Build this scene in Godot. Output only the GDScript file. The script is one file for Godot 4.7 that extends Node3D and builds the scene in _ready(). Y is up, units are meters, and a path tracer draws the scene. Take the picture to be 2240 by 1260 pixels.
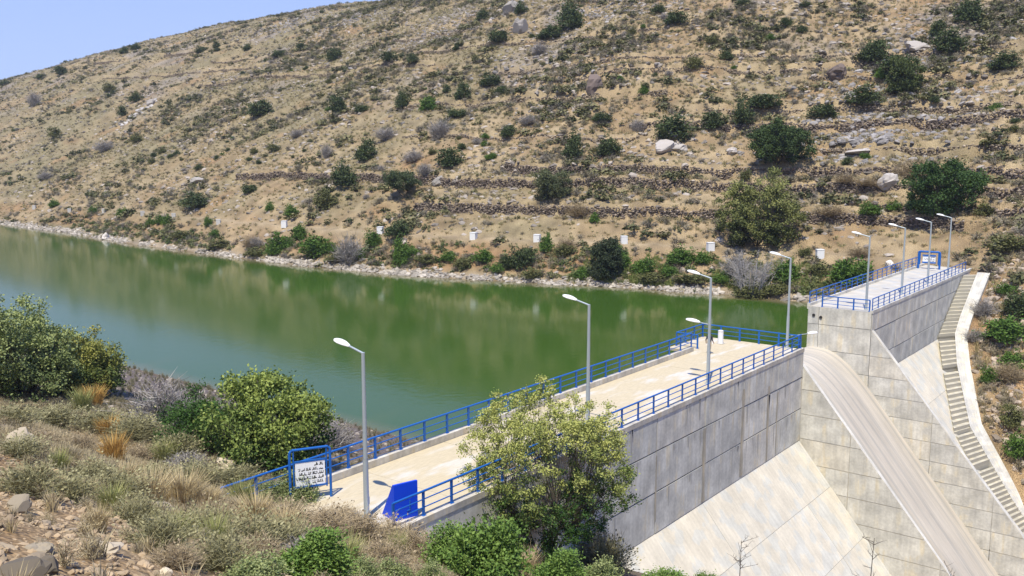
extends Node3D
# Axes of the place: u runs along the dam crest (world x), w runs upstream (world -z), y is up, the left crest deck lies at y = 0.

const WATER := -4.6
const EYE := Vector3(0, 15.5, 0)
const SHORE := [[-400, 135], [-60, 126], [-20, 123], [0, 121], [16, 120], [26, 120], [33, 122.3], [45, 122.5], [69, 120], [88, 113.5], [105, 109], [137, 107], [188, 110], [228, 115.5], [272, 119], [330, 124], [420, 128], [700, 140], [1600, 200]]
const RIDGE := [[-400, 110], [0, 108], [200, 98], [300, 95], [356, 98], [414, 101], [461, 99], [495, 94], [520, 90], [545, 85], [568, 75], [604, 68], [634, 65], [700, 60], [900, 40], [1600, 20]]
const NEAR_UP := [[-900, 120], [-300, 95], [-80, 40], [-20, 20], [0, 13.5], [8, 9.3], [14, 6.1], [20, 2.6], [24.5, -0.05], [27, -0.3], [31, -1.0], [40, -3.1], [46, -4.6], [60, -8.5], [90, -13], [2000, -14]]
const NEAR_DOWN := [[-900, 120], [-300, 95], [-80, 40], [-20, 20], [0, 13.5], [8, 9.3], [14, 6.1], [20, 2.8], [24.5, 0.2], [28, -1.4], [36, -4.6], [45, -8.6], [60, -15.5], [80, -26], [95, -30], [2000, -30]]
const WALL_T := [20.0, 28.5, 33.2, 50.0, 63.0, 73.0, 104.0, 88.0, 24.3, 41.0, 57.0, 128.0, 46.0, 68.0, 80.0, 96.0, 113.0]
const WALL_W := [[30, 122], [2, 190], [4, 112], [14, 96], [95, 170], [56, 122], [290, 430], [180, 310], [-14, 44], [4, 60], [22, 84], [340, 470], [92, 150], [8, 70], [36, 150], [110, 250], [190, 340]]

var rng := RandomNumberGenerator.new()
var na := FastNoiseLite.new()
var nb := FastNoiseLite.new()
var nc := FastNoiseLite.new()
var mats := {}
var cam: Camera3D
var plants := []


# ---------------------------------------------------------------- mesh building
class MB:
	var v := PackedVector3Array()
	var n := PackedVector3Array()
	var c := PackedColorArray()
	var t := PackedVector2Array()
	var col := Color.WHITE
	func tri(a: Vector3, b: Vector3, d: Vector3, ua := Vector2.ZERO, ub := Vector2.ZERO, ud := Vector2.ZERO) -> void:
		var m := (d - a).cross(b - a).normalized()
		v.append(a); v.append(b); v.append(d)
		n.append(m); n.append(m); n.append(m)
		c.append(col); c.append(col); c.append(col)
		t.append(ua); t.append(ub); t.append(ud)
	func quad(a: Vector3, b: Vector3, d: Vector3, e: Vector3) -> void:
		tri(a, b, d)
		tri(a, d, e)
	func face(p: Array, hint: Vector3, uv := []) -> void:
		var m: Vector3 = (p[2] - p[0]).cross(p[1] - p[0])
		var flip := m.dot(hint) < 0
		for i in range(1, p.size() - 1):
			var j := i + 1 if not flip else i
			var k := i if not flip else i + 1
			# clockwise seen from the side of the hint
			if uv.size():
				tri(p[0], p[k], p[j], uv[0], uv[k], uv[j])
			else:
				tri(p[0], p[k], p[j])
	func box(at: Transform3D, s: Vector3) -> void:
		var h := s / 2
		for ax in 3:
			for sg in [-1.0, 1.0]:
				var d := Vector3.ZERO; d[ax] = sg
				var e := Vector3.ZERO; e[(ax + 1) % 3] = 1
				var f := Vector3.ZERO; f[(ax + 2) % 3] = 1
				var q := []
				for k in [[-1, -1], [1, -1], [1, 1], [-1, 1]]:
					q.append(at * ((d + e * k[0] + f * k[1]) * h))
				face(q, at.basis * d, [Vector2(q[0].x + q[0].z, -q[0].y) / 8, Vector2(q[1].x + q[1].z, -q[1].y) / 8, Vector2(q[2].x + q[2].z, -q[2].y) / 8, Vector2(q[3].x + q[3].z, -q[3].y) / 8])
	func tube(a: Vector3, b: Vector3, ra: float, rb: float, k := 6, caps := false) -> void:
		var d := (b - a).normalized()
		if d.length() < 0.5: return
		var x := d.cross(Vector3.UP if absf(d.y) < 0.9 else Vector3.RIGHT).normalized()
		var y := d.cross(x)
		for i in k:
			var p := x * cos(TAU * i / k) + y * sin(TAU * i / k)
			var q := x * cos(TAU * (i + 1) / k) + y * sin(TAU * (i + 1) / k)
			var f := [a + p * ra, a + q * ra, b + q * rb, b + p * rb]
			var s := v.size()
			face(f, p + q)
			for j in range(s, v.size()):  # round normals
				var w := v[j] - a
				n[j] = (w - d * w.dot(d)).normalized()
			if caps:
				var s2 := v.size()
				face([b, b + p * rb, b + q * rb], d)
				face([a, a + p * ra, a + q * ra], -d)
				if s2 < 0: return
	func mesh() -> ArrayMesh:
		var arr := []
		arr.resize(Mesh.ARRAY_MAX)
		arr[Mesh.ARRAY_VERTEX] = v
		arr[Mesh.ARRAY_NORMAL] = n
		arr[Mesh.ARRAY_COLOR] = c
		arr[Mesh.ARRAY_TEX_UV] = t
		var m := ArrayMesh.new()
		m.add_surface_from_arrays(Mesh.PRIMITIVE_TRIANGLES, arr)
		return m


func V(u: float, y: float, w: float) -> Vector3:
	return Vector3(u, y, -w)


func mi(called: String, m, mat: Material, parent: Node = self) -> MeshInstance3D:
	var o := MeshInstance3D.new()
	o.name = called
	o.mesh = m.mesh() if m is MB else m
	o.material_override = null
	for i in o.mesh.get_surface_count():
		o.set_surface_override_material(i, mat)
	parent.add_child(o, true)
	return o


func tag(o: Node, label: String, category := "", group := "", kind := "") -> Node:
	if label: o.set_meta("label", label)
	if category: o.set_meta("category", category)
	if group: o.set_meta("group", group)
	if kind: o.set_meta("kind", kind)
	return o


func thing(called: String, label: String, category: String, at := Vector3.ZERO, turn := 0.0, group := "") -> Node3D:
	var o := Node3D.new()
	o.name = called
	o.position = at
	o.rotation.y = turn
	add_child(o, true)
	tag(o, label, category, group)
	return o


func std(color: Color, rough := 0.85, vcol := false) -> StandardMaterial3D:
	var m := StandardMaterial3D.new()
	m.albedo_color = color.linear_to_srgb()
	m.roughness = rough
	m.vertex_color_use_as_albedo = vcol
	m.metallic_specular = 0.35
	return m


# ---------------------------------------------------------------- the land
func along(table: Array, x: float) -> float:
	for i in range(1, table.size()):
		if x <= table[i][0]:
			var f: float = clampf((x - table[i - 1][0]) / float(table[i][0] - table[i - 1][0]), 0, 1)
			return lerpf(table[i - 1][1], table[i][1], f)
	return table[-1][1]


func shore(w: float) -> float:
	return along(SHORE, w) + nb.get_noise_2d(w * 3.0, 7.0) * 1.1 * smoothstep(36.0, 44.0, w)


func wall_line(k: int, w: float) -> float:
	return WALL_T[k] + na.get_noise_2d(w * 1.6, k * 90.0) * 1.0


func ground(u: float, w: float) -> float:
	var up := smoothstep(25.0, 33.0, w)
	var near := lerpf(along(NEAR_DOWN, u), along(NEAR_UP, u), up)
	if w > 100.0:
		near += clampf((w - 100.0) * 0.03, 0, 30) * smoothstep(60.0, 20.0, u)
	near += na.get_noise_2d(u * 5.0, w * 5.0) * 0.45 * smoothstep(40.0, 20.0, u) * smoothstep(27.0, 19.0, u) + nc.get_noise_2d(u * 14.0, w * 14.0) * 0.14 * smoothstep(27.0, 22.0, u)
	if u < 85.0:
		return near
	var t := u - shore(w)
	var far: float
	if t >= 0:
		var x := 0.5 * t
		var a := along(RIDGE, w)
		var k := a * 0.35
		var h := clampf(0.5 + 0.5 * (a - x) / k, 0, 1)
		far = lerpf(a, x, h) - k * h * (1 - h)
		if t > 260: far -= (t - 260) * 0.12
		var soft := smoothstep(2.0, 40.0, t)
		far += na.get_noise_2d(u * 1.1, w * 1.1) * 2.6 * soft * smoothstep(0.0, 120.0, t) + nb.get_noise_2d(u * 2.2, w * 2.2) * 0.9 * soft + nc.get_noise_2d(u * 7.0, w * 7.0) * 0.3 * smoothstep(0.0, 10.0, t)
		far -= 0.5 * (t - 11.0) * exp(-pow((t - 11.0) / 1.7, 2))
		if t < 136:
			for i in WALL_T.size():
				var tk := wall_line(i, w)
				if absf(t - tk) < 4.5:
					var mask: float = smoothstep(WALL_W[i][0] - 6.0, WALL_W[i][0] + 2.0, w) * smoothstep(WALL_W[i][1] + 6.0, WALL_W[i][1] - 2.0, w)
					far += (2.0 if i < 12 else 1.2) * mask * (smoothstep(tk - 0.35, tk + 0.35, t) - clampf((t - tk + 4.0) / 8.0, 0, 1))
	else:
		var down := minf(-t, 14.0) * 0.55 + maxf(-t - 14.0, 0) * 1.35
		far = -lerpf(down, minf(-t * 0.3, 9.0), smoothstep(24.0, 34.0, w))
		far += nc.get_noise_2d(u * 7.0, w * 7.0) * 0.35 * smoothstep(28.0, 20.0, w)
	return maxf(maxf(near, WATER + far), -31.0)


func ground_color(u: float, w: float, y: float) -> Color:
	var a := na.get_noise_2d(u * 2.0 + 300, w * 2.0)
	var b := nb.get_noise_2d(u * 3.0, w * 3.0 + 500)
	var d := nc.get_noise_2d(u * 9.0, w * 9.0)
	var c: Color
	if u < 62.0:
		c = Color(0.42, 0.285, 0.155).lerp(Color(0.49, 0.395, 0.25), clampf(0.5 + b * 1.3 + d * 0.5, 0, 1))
		c = c.lerp(Color(0.30, 0.25, 0.16), smoothstep(20.0, 30.0, u))
		c = c.lerp(Color(0.23, 0.195, 0.185), smoothstep(34.0, 39.0, u + a * 4))
		if y < WATER + 0.35: c = Color(0.22, 0.18, 0.14)
		return c
	var t := u - shore(w)
	c = Color(0.43, 0.33, 0.20).lerp(Color(0.52, 0.425, 0.275), clampf(0.5 + b * 2.2, 0, 1))
	c = c.lerp(Color(0.345, 0.31, 0.19), clampf(smoothstep(90.0, 230.0, w) * 0.7 + a * 1.1, 0, 0.95))
	c = c.lerp(Color(0.46, 0.315, 0.175), smoothstep(0.28, 0.6, nb.get_noise_2d(u * 2.4 + 900, w * 1.8)) * 0.8)
	c = c.lerp(Color(0.37, 0.345, 0.32), smoothstep(0.2, 0.45, na.get_noise_2d(u * 2.6, w * 2.6 - 700)) * smoothstep(40.0, 110.0, t) * 0.8)
	c = c.lerp(Color(0.52, 0.43, 0.29), exp(-pow((t - 11.0) / 1.6, 2)) * 0.8)
	for i in WALL_T.size():
		var e := t - wall_line(i, w)
		if e > 0.3 and e < 4.0 and w > WALL_W[i][0] and w < WALL_W[i][1]: c = c.lerp(Color(0.52, 0.43, 0.27), 0.7 * smoothstep(4.0, 1.5, e))
	if w > 60.0:
		c = c.lerp(Color(0.46, 0.29, 0.16), smoothstep(1.5, 4.0, t) * smoothstep(10.0, 7.0, t) * clampf(0.45 + a, 0, 1) * 0.8)
	if w < 27.0 and t < 12.0:
		c = c.lerp(Color(0.44, 0.29, 0.16), clampf(0.5 + b, 0, 1))
	elif t < 2.2:
		c = c.lerp(Color(0.50, 0.43, 0.33), smoothstep(2.2, 0.8, t))
		if t < 0.0: c = Color(0.26, 0.20, 0.12)
	return c * Color(0.975, 0.95, 0.92) * (0.96 + d * 0.5)


# a ray through a point of the picture, followed until it meets the land (or a level)
func ray(x: float, y: float) -> Vector3:
	return (cam.basis * Vector3(x - 1120.0, 630.0 - y, -2050.0)).normalized()


func hit(x: float, y: float) -> Vector3:
	var d := ray(x, y)
	var s := 6.0
	var last := s
	while s < 900.0:
		var p := EYE + d * s
		if p.y < ground(p.x, -p.z):
			for i in 12:
				var m := (s + last) / 2
				p = EYE + d * m
				if p.y < ground(p.x, -p.z): s = m
				else: last = m
			return EYE + d * s
		last = s
		s += 0.25 + s * 0.004
	return EYE + d * 900.0


func dist(p: Vector3) -> float:
	return (p - EYE).dot(-cam.basis.z)


# ---------------------------------------------------------------- textures
func picture(w: int, h: int, f: Callable) -> ImageTexture:
	var im := Image.create(w, h, false, Image.FORMAT_RGB8)
	for y in h:
		for x in w:
			im.set_pixel(x, y, f.call(x, y))
	return ImageTexture.create_from_image(im)


func noise_image(size_x: int, size_y: int, freq: float, s: int, oct := 4) -> Image:
	var f := FastNoiseLite.new()
	f.seed = s
	f.frequency = freq
	f.fractal_octaves = oct
	return f.get_seamless_image(size_x, size_y)


func make_materials() -> void:
	var blot := noise_image(512, 512, 0.008, 3)
	var fine := noise_image(512, 512, 0.07, 4)
	var streak := noise_image(512, 32, 0.05, 5)
	streak.resize(512, 512, Image.INTERPOLATE_CUBIC)
	var streak2 := noise_image(512, 32, 0.02, 8)
	streak2.resize(512, 512, Image.INTERPOLATE_CUBIC)
	var conc := picture(512, 512, func(x, y):
		var b := blot.get_pixel(x, y).r
		var s := streak.get_pixel(x, y).r
		var v := 0.86 + (b - 0.5) * 0.22 + (fine.get_pixel(x, y).r - 0.5) * 0.09 + (s - 0.5) * 0.08
		var o := smoothstep(0.55, 0.8, streak2.get_pixel(x, y).r) * smoothstep(0.35, 0.7, b)
		return Color(v, v * (1 - 0.03 * o), v * (0.985 - 0.09 * o)))
	var chute := picture(512, 512, func(x, y):
		var s := streak.get_pixel(x, y).r
		var s2 := streak2.get_pixel(x, y).r
		var v := 0.89 + (s - 0.5) * 0.06 + (blot.get_pixel(x, y).r - 0.5) * 0.10 + (fine.get_pixel(x, y).r - 0.5) * 0.04
		return Color(v, v * 0.975, v * 0.93).lerp(Color(v * 0.915, v * 0.905, v * 0.88), smoothstep(0.5, 0.8, s2)))
	var slab := picture(512, 512, func(x, y):
		var b := blot.get_pixel(x, y).r
		var v := 0.91 + (b - 0.5) * 0.10 + (fine.get_pixel(x, y).r - 0.5) * 0.05 + (streak.get_pixel(x, y).r - 0.5) * 0.06
		return Color(v, v * 0.98, v * 0.93).lerp(Color(v * 0.96, v * 0.965, v * 0.95), smoothstep(0.5, 0.62, blot.get_pixel((x + 200) % 512, (y + 90) % 512).r)))
	var deck := picture(512, 512, func(x, y):
		var b := blot.get_pixel(x, y).r + (blot.get_pixel((x * 3) % 512, (y * 3) % 512).r - 0.5) * 0.12 - 0.16 * (0.5 - absf(y / 512.0 - 0.5))
		var v := 0.95 + (fine.get_pixel(x, y).r - 0.5) * 0.08
		return Color(0.865 * v, 0.81 * v, 0.695 * v).lerp(Color(0.90 * v, 0.875 * v, 0.83 * v), smoothstep(0.48, 0.82, b)))
	var soil := noise_image(512, 512, 0.09, 11, 5)
	var pebble := noise_image(512, 512, 0.2, 12, 3)
	var land := picture(512, 512, func(x, y):
		var v := 0.80 + (soil.get_pixel(x, y).r - 0.5) * 0.55 + (pebble.get_pixel(x, y).r - 0.5) * 0.45
		return Color(v, v * 0.99, v * 0.97))
	for i in 4:
		var m := std([Color(0.80, 0.79, 0.73), Color(0.86, 0.845, 0.78), Color(0.74, 0.735, 0.69), Color(0.84, 0.815, 0.745)][i], 0.9)
		m.albedo_texture = conc
		m.uv1_offset = Vector3(0.27 * i, 0.41 * i, 0)
		mats["concrete%d" % i] = m
		var a := std([Color(0.73, 0.71, 0.655), Color(0.75, 0.73, 0.68), Color(0.72, 0.70, 0.65), Color(0.74, 0.715, 0.655)][i], 0.9)
		a.albedo_texture = slab
		a.uv1_offset = Vector3(0.31 * i, 0.17 * i, 0)
		mats["apron%d" % i] = a
		var e := std([Color(0.80, 0.775, 0.71), Color(0.78, 0.76, 0.705), Color(0.81, 0.77, 0.69), Color(0.76, 0.745, 0.70)][i], 0.9)
		e.albedo_texture = conc
		e.uv1_offset = Vector3(0.13 * i, 0.37 * i, 0)
		mats["endwall%d" % i] = e
	mats.core = std(Color(0.13, 0.13, 0.125), 0.95)
	mats.chute = std(Color(0.72, 0.69, 0.63), 0.75, true)
	mats.chute.albedo_texture = chute
	mats.deck = std(Color(0.80, 0.80, 0.775), 0.9)
	mats.deck.uv1_scale = Vector3(0.42, 1.4, 1)
	mats.deck.albedo_texture = deck
	for i in 4: mats["slab%d" % i] = mats.deck
	mats.deck_pale = std(Color(0.62, 0.61, 0.60), 0.9)
	mats.deck_pale.albedo_texture = slab
	mats.kerb = std(Color(0.70, 0.66, 0.59), 0.9)
	mats.kerb.albedo_texture = conc
	mats.steps = std(Color(0.66, 0.62, 0.52), 0.9)
	mats.steps.albedo_texture = conc
	mats.pale = std(Color(0.80, 0.78, 0.73), 0.9)
	mats.pale.albedo_texture = conc
	mats.land = std(Color.WHITE, 0.95, true)
	mats.land.albedo_texture = land
	mats.land.heightmap_enabled = true
	mats.land.heightmap_texture = ImageTexture.create_from_image(soil)
	mats.land.heightmap_scale = 5.0
	mats.stone = std(Color.WHITE, 0.92, true)
	mats.leaf = std(Color.WHITE, 0.7, true)
	mats.leaf.backlight_enabled = true
	mats.leaf.backlight = Color(0.4, 0.48, 0.24)
	mats.dry = std(Color.WHITE, 0.85, true)
	mats.bark = std(Color(0.10, 0.085, 0.07), 0.9)
	mats.blue = std(Color(0.014, 0.115, 0.42), 0.4)
	mats.blue_solid = std(Color(0.004, 0.055, 0.62), 0.5)
	mats.white = std(Color(0.80, 0.81, 0.81), 0.45)
	mats.weathered = std(Color(0.56, 0.55, 0.52), 0.9)
	mats.steel = std(Color(0.46, 0.52, 0.55), 0.4)
	mats.steel.metallic = 0.35
	mats.glass = std(Color(0.5, 0.52, 0.53), 0.2)
	mats.dark = std(Color(0.03, 0.03, 0.03), 0.8)
	mats.panel_white = std(Color(0.82, 0.84, 0.86), 0.5)
	mats.body = std(Color.WHITE, 0.8, true)
	var wt := std(Color.WHITE, 0.09, true)
	wt.metallic_specular = 0.30
	var wn := FastNoiseLite.new()
	wn.seed = 21
	wn.frequency = 0.02
	wn.fractal_octaves = 4
	var wi := wn.get_seamless_image(512, 512)
	wi.bump_map_to_normal_map(1.5)
	wt.normal_enabled = true
	wt.normal_texture = ImageTexture.create_from_image(wi)
	wt.normal_scale = 0.07
	mats.water = wt


# ---------------------------------------------------------------- concrete pieces
func prism(poly: Array, u0: float, u1: float, b: MB = null) -> MB:
	# a cross-section given as (w, y), run along the crest from u0 to u1
	if b == null: b = MB.new()
	var p := PackedVector2Array()
	for q in poly: p.append(Vector2(q[0], q[1]))
	var idx := Geometry2D.triangulate_polygon(p)
	for i in range(0, idx.size(), 3):
		for s in [u0, u1]:
			var f := []
			var uv := []
			for k in 3:
				var q := p[idx[i + k]]
				f.append(V(s, q.y, q.x))
				uv.append(Vector2(q.x, -q.y) / 10)
			b.face(f, Vector3(-1 if s == minf(u0, u1) else 1, 0, 0), uv)
	var cw := Geometry2D.is_polygon_clockwise(p)
	var run := 0.0
	for i in p.size():
		var a := p[i]
		var c := p[(i + 1) % p.size()]
		var e := c - a
		var out := Vector2(-e.y, e.x) if cw else Vector2(e.y, -e.x)
		var l := e.length()
		b.face([V(u0, a.y, a.x), V(u1, a.y, a.x), V(u1, c.y, c.x), V(u0, c.y, c.x)], V(0, out.y, out.x), [Vector2(u0, run) / 10, Vector2(u1, run) / 10, Vector2(u1, run + l) / 10, Vector2(u0, run + l) / 10])
		run += l
	return b


func panels(parent: Node, called: String, origin: Vector3, ax: Vector3, ay: Vector3, poly: Array, xs: Array, ys: Array, gap: float, thick: float, look: String, seed_: int) -> void:
	# cast bays of a wall: cells of a grid cut to the wall's outline, each a slab that stands proud of the joint
	var r := RandomNumberGenerator.new()
	r.seed = seed_
	var outline := PackedVector2Array()
	for q in poly: outline.append(Vector2(q[0], q[1]))
	var nrm := ax.cross(ay).normalized()
	if nrm.dot(EYE - origin) < 0: nrm = -nrm
	for i in xs.size() - 1:
		for j in ys.size() - 1:
			var g := gap / 2
			var x0: float = xs[i] + g
			var x1: float = xs[i + 1] - g
			var y0: float = minf(ys[j], ys[j + 1]) + g
			var y1: float = maxf(ys[j], ys[j + 1]) - g
			var cell := PackedVector2Array([Vector2(x0, y0), Vector2(x1, y0), Vector2(x1, y1), Vector2(x0, y1)])
			var th := thick * r.randf_range(0.8, 1.25)
			var look_at := r.randi() % 4
			for part in Geometry2D.intersect_polygons(cell, outline):
				var b := MB.new()
				var idx := Geometry2D.triangulate_polygon(part)
				for k in range(0, idx.size(), 3):
					var f := []
					var uv := []
					for m in 3:
						var q: Vector2 = part[idx[k + m]]
						f.append(origin + ax * q.x + ay * q.y + nrm * th)
						uv.append(Vector2(q.x, -q.y) / 10)
					b.face(f, nrm, uv)
				var mid := Vector2.ZERO
				for q in part: mid += q / part.size()
				for k in part.size():
					var p: Vector2 = part[k]
					var q: Vector2 = part[(k + 1) % part.size()]
					var o := (p + q) / 2 - mid
					var a := origin + ax * p.x + ay * p.y
					var c := origin + ax * q.x + ay * q.y
					b.face([a, c, c + nrm * th, a + nrm * th], ax * o.x + ay * o.y)
				if b.v.size():
					mi(called, b, mats[look + str(look_at)], parent)


func steps_of(a: float, b: float, d: float) -> Array:
	var r := []
	var x := a
	while x < b - d * 0.4:
		r.append(x)
		x += d
	r.append(b)
	return r


func build_dam() -> void:
	var dam := thing("dam", "long pale grey concrete dam across the valley with a sloping spillway chute", "dam", V(71, 0, 30))
	var off := -dam.position
	var put := func(called: String, b, m: Material, p: Node = dam) -> MeshInstance3D:
		var o := mi(called, b, m, p)
		if p == dam: o.position = off
		return o
	# left block
	var left: MeshInstance3D = put.call("left_block", prism([[33, -0.02], [26.22, -0.02], [26.22, -7.42], [5.8, -32], [33, -32]], 24.6, 71.3), mats.core)
	tag(left, "left block of the dam beside the bushes")
	put.call("deck", prism([[32.7, -0.01], [26.5, -0.01], [26.5, -0.3], [32.7, -0.3]], 24.4, 71.3), mats.core)
	panels(left, "wall_panel", V(0, 0, 26.2), Vector3.RIGHT, Vector3.UP, [[24.6, 0.0], [71.3, 0.0], [71.3, -7.4], [24.6, -7.4]], [24.6, 33, 40.5, 47.8, 54.2, 60.1, 66.3, 71.3], [0, -2.2, -4.75, -7.4], 0.085, 0.06, "concrete", 5)
	var sl := V(0, -1, -0.83).normalized()
	panels(left, "apron_panel", V(0, -7.42, 26.2), Vector3.RIGHT, sl, [[24.6, 0], [71.25, 0], [71.25, 30], [24.6, 30]], [24.6, 33, 40.5, 47.8, 54.2, 60.1, 66.3, 71.3], [0, 4.2, 8.6, 13, 17.5, 22, 30], 0.02, 0.04, "apron", 6)
	put.call("crest_kerb", prism([[26.5, 0.14], [26.1, 0.14], [26.1, -0.16], [26.5, -0.16]], 24.8, 71.36), mats.kerb)
	put.call("parapet", prism([[33.05, 0.36], [32.7, 0.36], [32.7, -0.4], [33.05, -0.4]], 22.6, 65.4), mats.kerb)
	panels(dam, "deck_slab", V(0, 0.0, 0) + off, Vector3.RIGHT, V(0, 0, 1), [[24.5, 26.52], [71.3, 26.52], [71.3, 32.68], [24.5, 32.68]], steps_of(24.5, 71.3, 5.85), [26.52, 32.68], 0.025, 0.02, "slab", 3)
	var soil_mat := std(Color(0.60, 0.55, 0.45), 0.95)
	soil_mat.albedo_texture = mats.kerb.albedo_texture
	for q in [[54.2, 0.30, -2.3, -7.3], [60.1, 0.34, -0.9, -7.2], [64.6, 0.26, -1.6, -7.3], [47.8, 0.12, -2.5, -6.5], [66.3, 0.14, -2.4, -7.2]]:
		var st := MB.new()
		for k in 10:
			var y0 := lerpf(q[2], q[3], k / 10.0)
			var y1 := lerpf(q[2], q[3], (k + 1) / 10.0)
			var x0: float = q[1] * (0.8 + 0.5 * nc.get_noise_2d(q[0] * 50, k * 40.0))
			var x1: float = q[1] * (0.8 + 0.5 * nc.get_noise_2d(q[0] * 50, k * 40.0 + 40.0))
			st.face([V(q[0] - x0, y0, 26.118), V(q[0] + x0 * 0.7, y0, 26.118), V(q[0] + x1 * 0.7, y1, 26.118), V(q[0] - x1, y1, 26.118)], V(0, 0, -1), [Vector2(0, -y0) / 10, Vector2(0.1, -y0 / 10), Vector2(0.1, -y1 / 10), Vector2(0, -y1) / 10])
		put.call("stain", st, soil_mat, left)
	var drip := MB.new()
	for i in 60:
		var du := rng.randf_range(40.0, 71.0)
		var dy: float = [-0.1, -2.28, -4.83][i % 3]
		var dw := rng.randf_range(0.03, 0.14)
		var dl := rng.randf_range(0.3, 1.7)
		drip.face([V(du - dw, dy, 26.116), V(du + dw, dy, 26.116), V(du + dw * 0.3, dy - dl, 26.116), V(du - dw * 0.2, dy - dl * 0.9, 26.116)], V(0, 0, -1))
	put.call("drip_stains", drip, std(Color(0.42, 0.41, 0.38), 0.95), left).set_meta("kind", "stuff")
	# platform tower on the upstream side
	var tower: MeshInstance3D = put.call("platform_tower", prism([[34.95, -0.02], [33.02, -0.02], [33.02, -16], [34.95, -16]], 66.4, 71.3), mats.pale)
	put.call("platform_deck", prism([[34.98, 0.004], [32.72, 0.004], [32.72, -0.2], [34.98, -0.2]], 65.5, 71.36), mats.deck)
	var grooves := MB.new()
	for i in 6: grooves.box(Transform3D(Basis(), V(66.37, -0.34 - i * 0.34, 34.0)), Vector3(0.06, 0.10, 1.8))
	put.call("rung", grooves, mats.white, tower)
	# right block
	var right: MeshInstance3D = put.call("right_block", prism([[32.5, 0.48], [26.42, 0.48], [26.42, -6.12], [5.0, -31.9], [32.5, -31.9]], 89.34, 132), mats.core)
	tag(right, "right block of the dam against the far hillside")
	put.call("deck", prism([[32.3, 0.5], [26.6, 0.5], [26.6, 0.2], [32.3, 0.2]], 89.36, 133), mats.deck_pale)
	put.call("crest_kerb", prism([[26.6, 0.66], [26.3, 0.66], [26.3, 0.36], [26.6, 0.36]], 89.28, 131.5), mats.pale)
	put.call("parapet", prism([[32.6, 0.78], [32.3, 0.78], [32.3, 0.2], [32.6, 0.2]], 89.28, 131), mats.pale)
	panels(right, "wall_panel", V(0, 0, 26.4), Vector3.RIGHT, Vector3.UP, [[89.3, 0.5], [132, 0.5], [132, -6.1], [89.3, -6.1]], [89.3, 97.2, 103.5, 113.3, 120, 127, 132], [0.5, -1.35, -4.15, -6.1], 0.085, 0.06, "concrete", 9)
	panels(right, "apron_panel", V(0, -6.12, 26.4), Vector3.RIGHT, sl, [[89.9, 0], [125, 0], [125, 30], [89.9, 30]], [89.9, 97.2, 103.5, 113.3, 120, 125], [0, 5, 10, 15, 22, 30], 0.02, 0.04, "apron", 10)
	# spillway between them
	var prof := []
	var ctrl := [[33.0, -4.3], [32.6, -3.65], [31.7, -3.45], [29.75, -3.8], [27.6, -5.4], [25.3, -8.0], [21.97, -12.16], [17.7, -17.5], [14.1, -22.1], [9.0, -28.6]]
	for i in ctrl.size() - 1:
		for s in 5:
			var a: Array = ctrl[maxi(i - 1, 0)]
			var b: Array = ctrl[i]
			var c: Array = ctrl[i + 1]
			var d: Array = ctrl[mini(i + 2, ctrl.size() - 1)]
			prof.append([cubic_interpolate(b[0], c[0], a[0], d[0], s / 5.0), cubic_interpolate(b[1], c[1], a[1], d[1], s / 5.0)])
	prof.append(ctrl[-1])
	var cb := MB.new()
	cb.col = Color.WHITE
	var run := 0.0
	for i in prof.size() - 1:
		var a := Vector2(prof[i][0], prof[i][1])
		var c := Vector2(prof[i + 1][0], prof[i + 1][1])
		var l := a.distance_to(c)
		for k in 12:
			var u0 := 71.9 + 17.42 * k / 12.0
			var u1 := 71.9 + 17.42 * (k + 1) / 12.0
			var start := cb.v.size()
			cb.face([V(u0, a.y, a.x), V(u1, a.y, a.x), V(u1, c.y, c.x), V(u0, c.y, c.x)], V(0, 1, -1), [Vector2(u0 / 9, run / 40), Vector2(u1 / 9, run / 40), Vector2(u1 / 9, (run + l) / 40), Vector2(u0 / 9, (run + l) / 40)])
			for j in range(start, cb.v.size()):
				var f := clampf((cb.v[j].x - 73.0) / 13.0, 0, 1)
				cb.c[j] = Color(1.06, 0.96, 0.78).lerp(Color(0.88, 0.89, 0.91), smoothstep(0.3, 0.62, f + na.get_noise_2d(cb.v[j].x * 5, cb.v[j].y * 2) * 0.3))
		run += l
	cb.col = Color(0.8, 0.8, 0.78)
	var under := prof.duplicate()
	under.append([9.0, -31.8])
	under.append([33.0, -31.8])
	var chute: MeshInstance3D = put.call("spillway_chute", cb, mats.chute)
	for p in under: p[1] -= 0.05
	put.call("spillway_body", prism(under, 71.86, 89.3), mats.core)
	if chute == null: return
	# walls on both sides of the chute
	var lw: MeshInstance3D = put.call("training_wall", prism([[26.3, -1.2], [26.3, -31.9], [1.0, -31.9]], 71.34, 71.86), mats.pale)
	tag(lw, "left side wall of the spillway chute")
	var rw: MeshInstance3D = put.call("training_wall", prism([[26.38, -1.2], [26.38, -31.9], [1.0, -31.9]], 89.34, 89.9), mats.pale)
	tag(rw, "right side wall of the spillway chute")
	panels(lw, "wall_panel", V(71.32, 0, 0), V(0, 0, 1), Vector3.UP, [[26.14, -1.32], [26.14, -31], [1.6, -31]], [2.14, 8.14, 15.14, 22.14, 26.14], [-1.2, -3.2, -5.2, -7.2, -9.2, -11.2, -13.2, -15.2, -17.2, -19.2, -21.2, -31], 0.045, 0.045, "endwall", 12)
	panels(right, "wall_panel", V(89.32, 0, 0), V(0, 0, 1), Vector3.UP, [[32.5, 0.5], [26.4, 0.5], [26.4, -1.25], [1.9, -30.8], [10.6, -30.8], [32.5, -6]], [2, 9, 15, 20.5, 26.4, 31.4, 32.5], [0.5, -1.2, -3.7, -5.6, -7.4, -9.2, -11, -12.8, -14.6, -16.4, -18.2, -20, -22, -26, -31], 0.045, 0.045, "endwall", 13)
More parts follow.
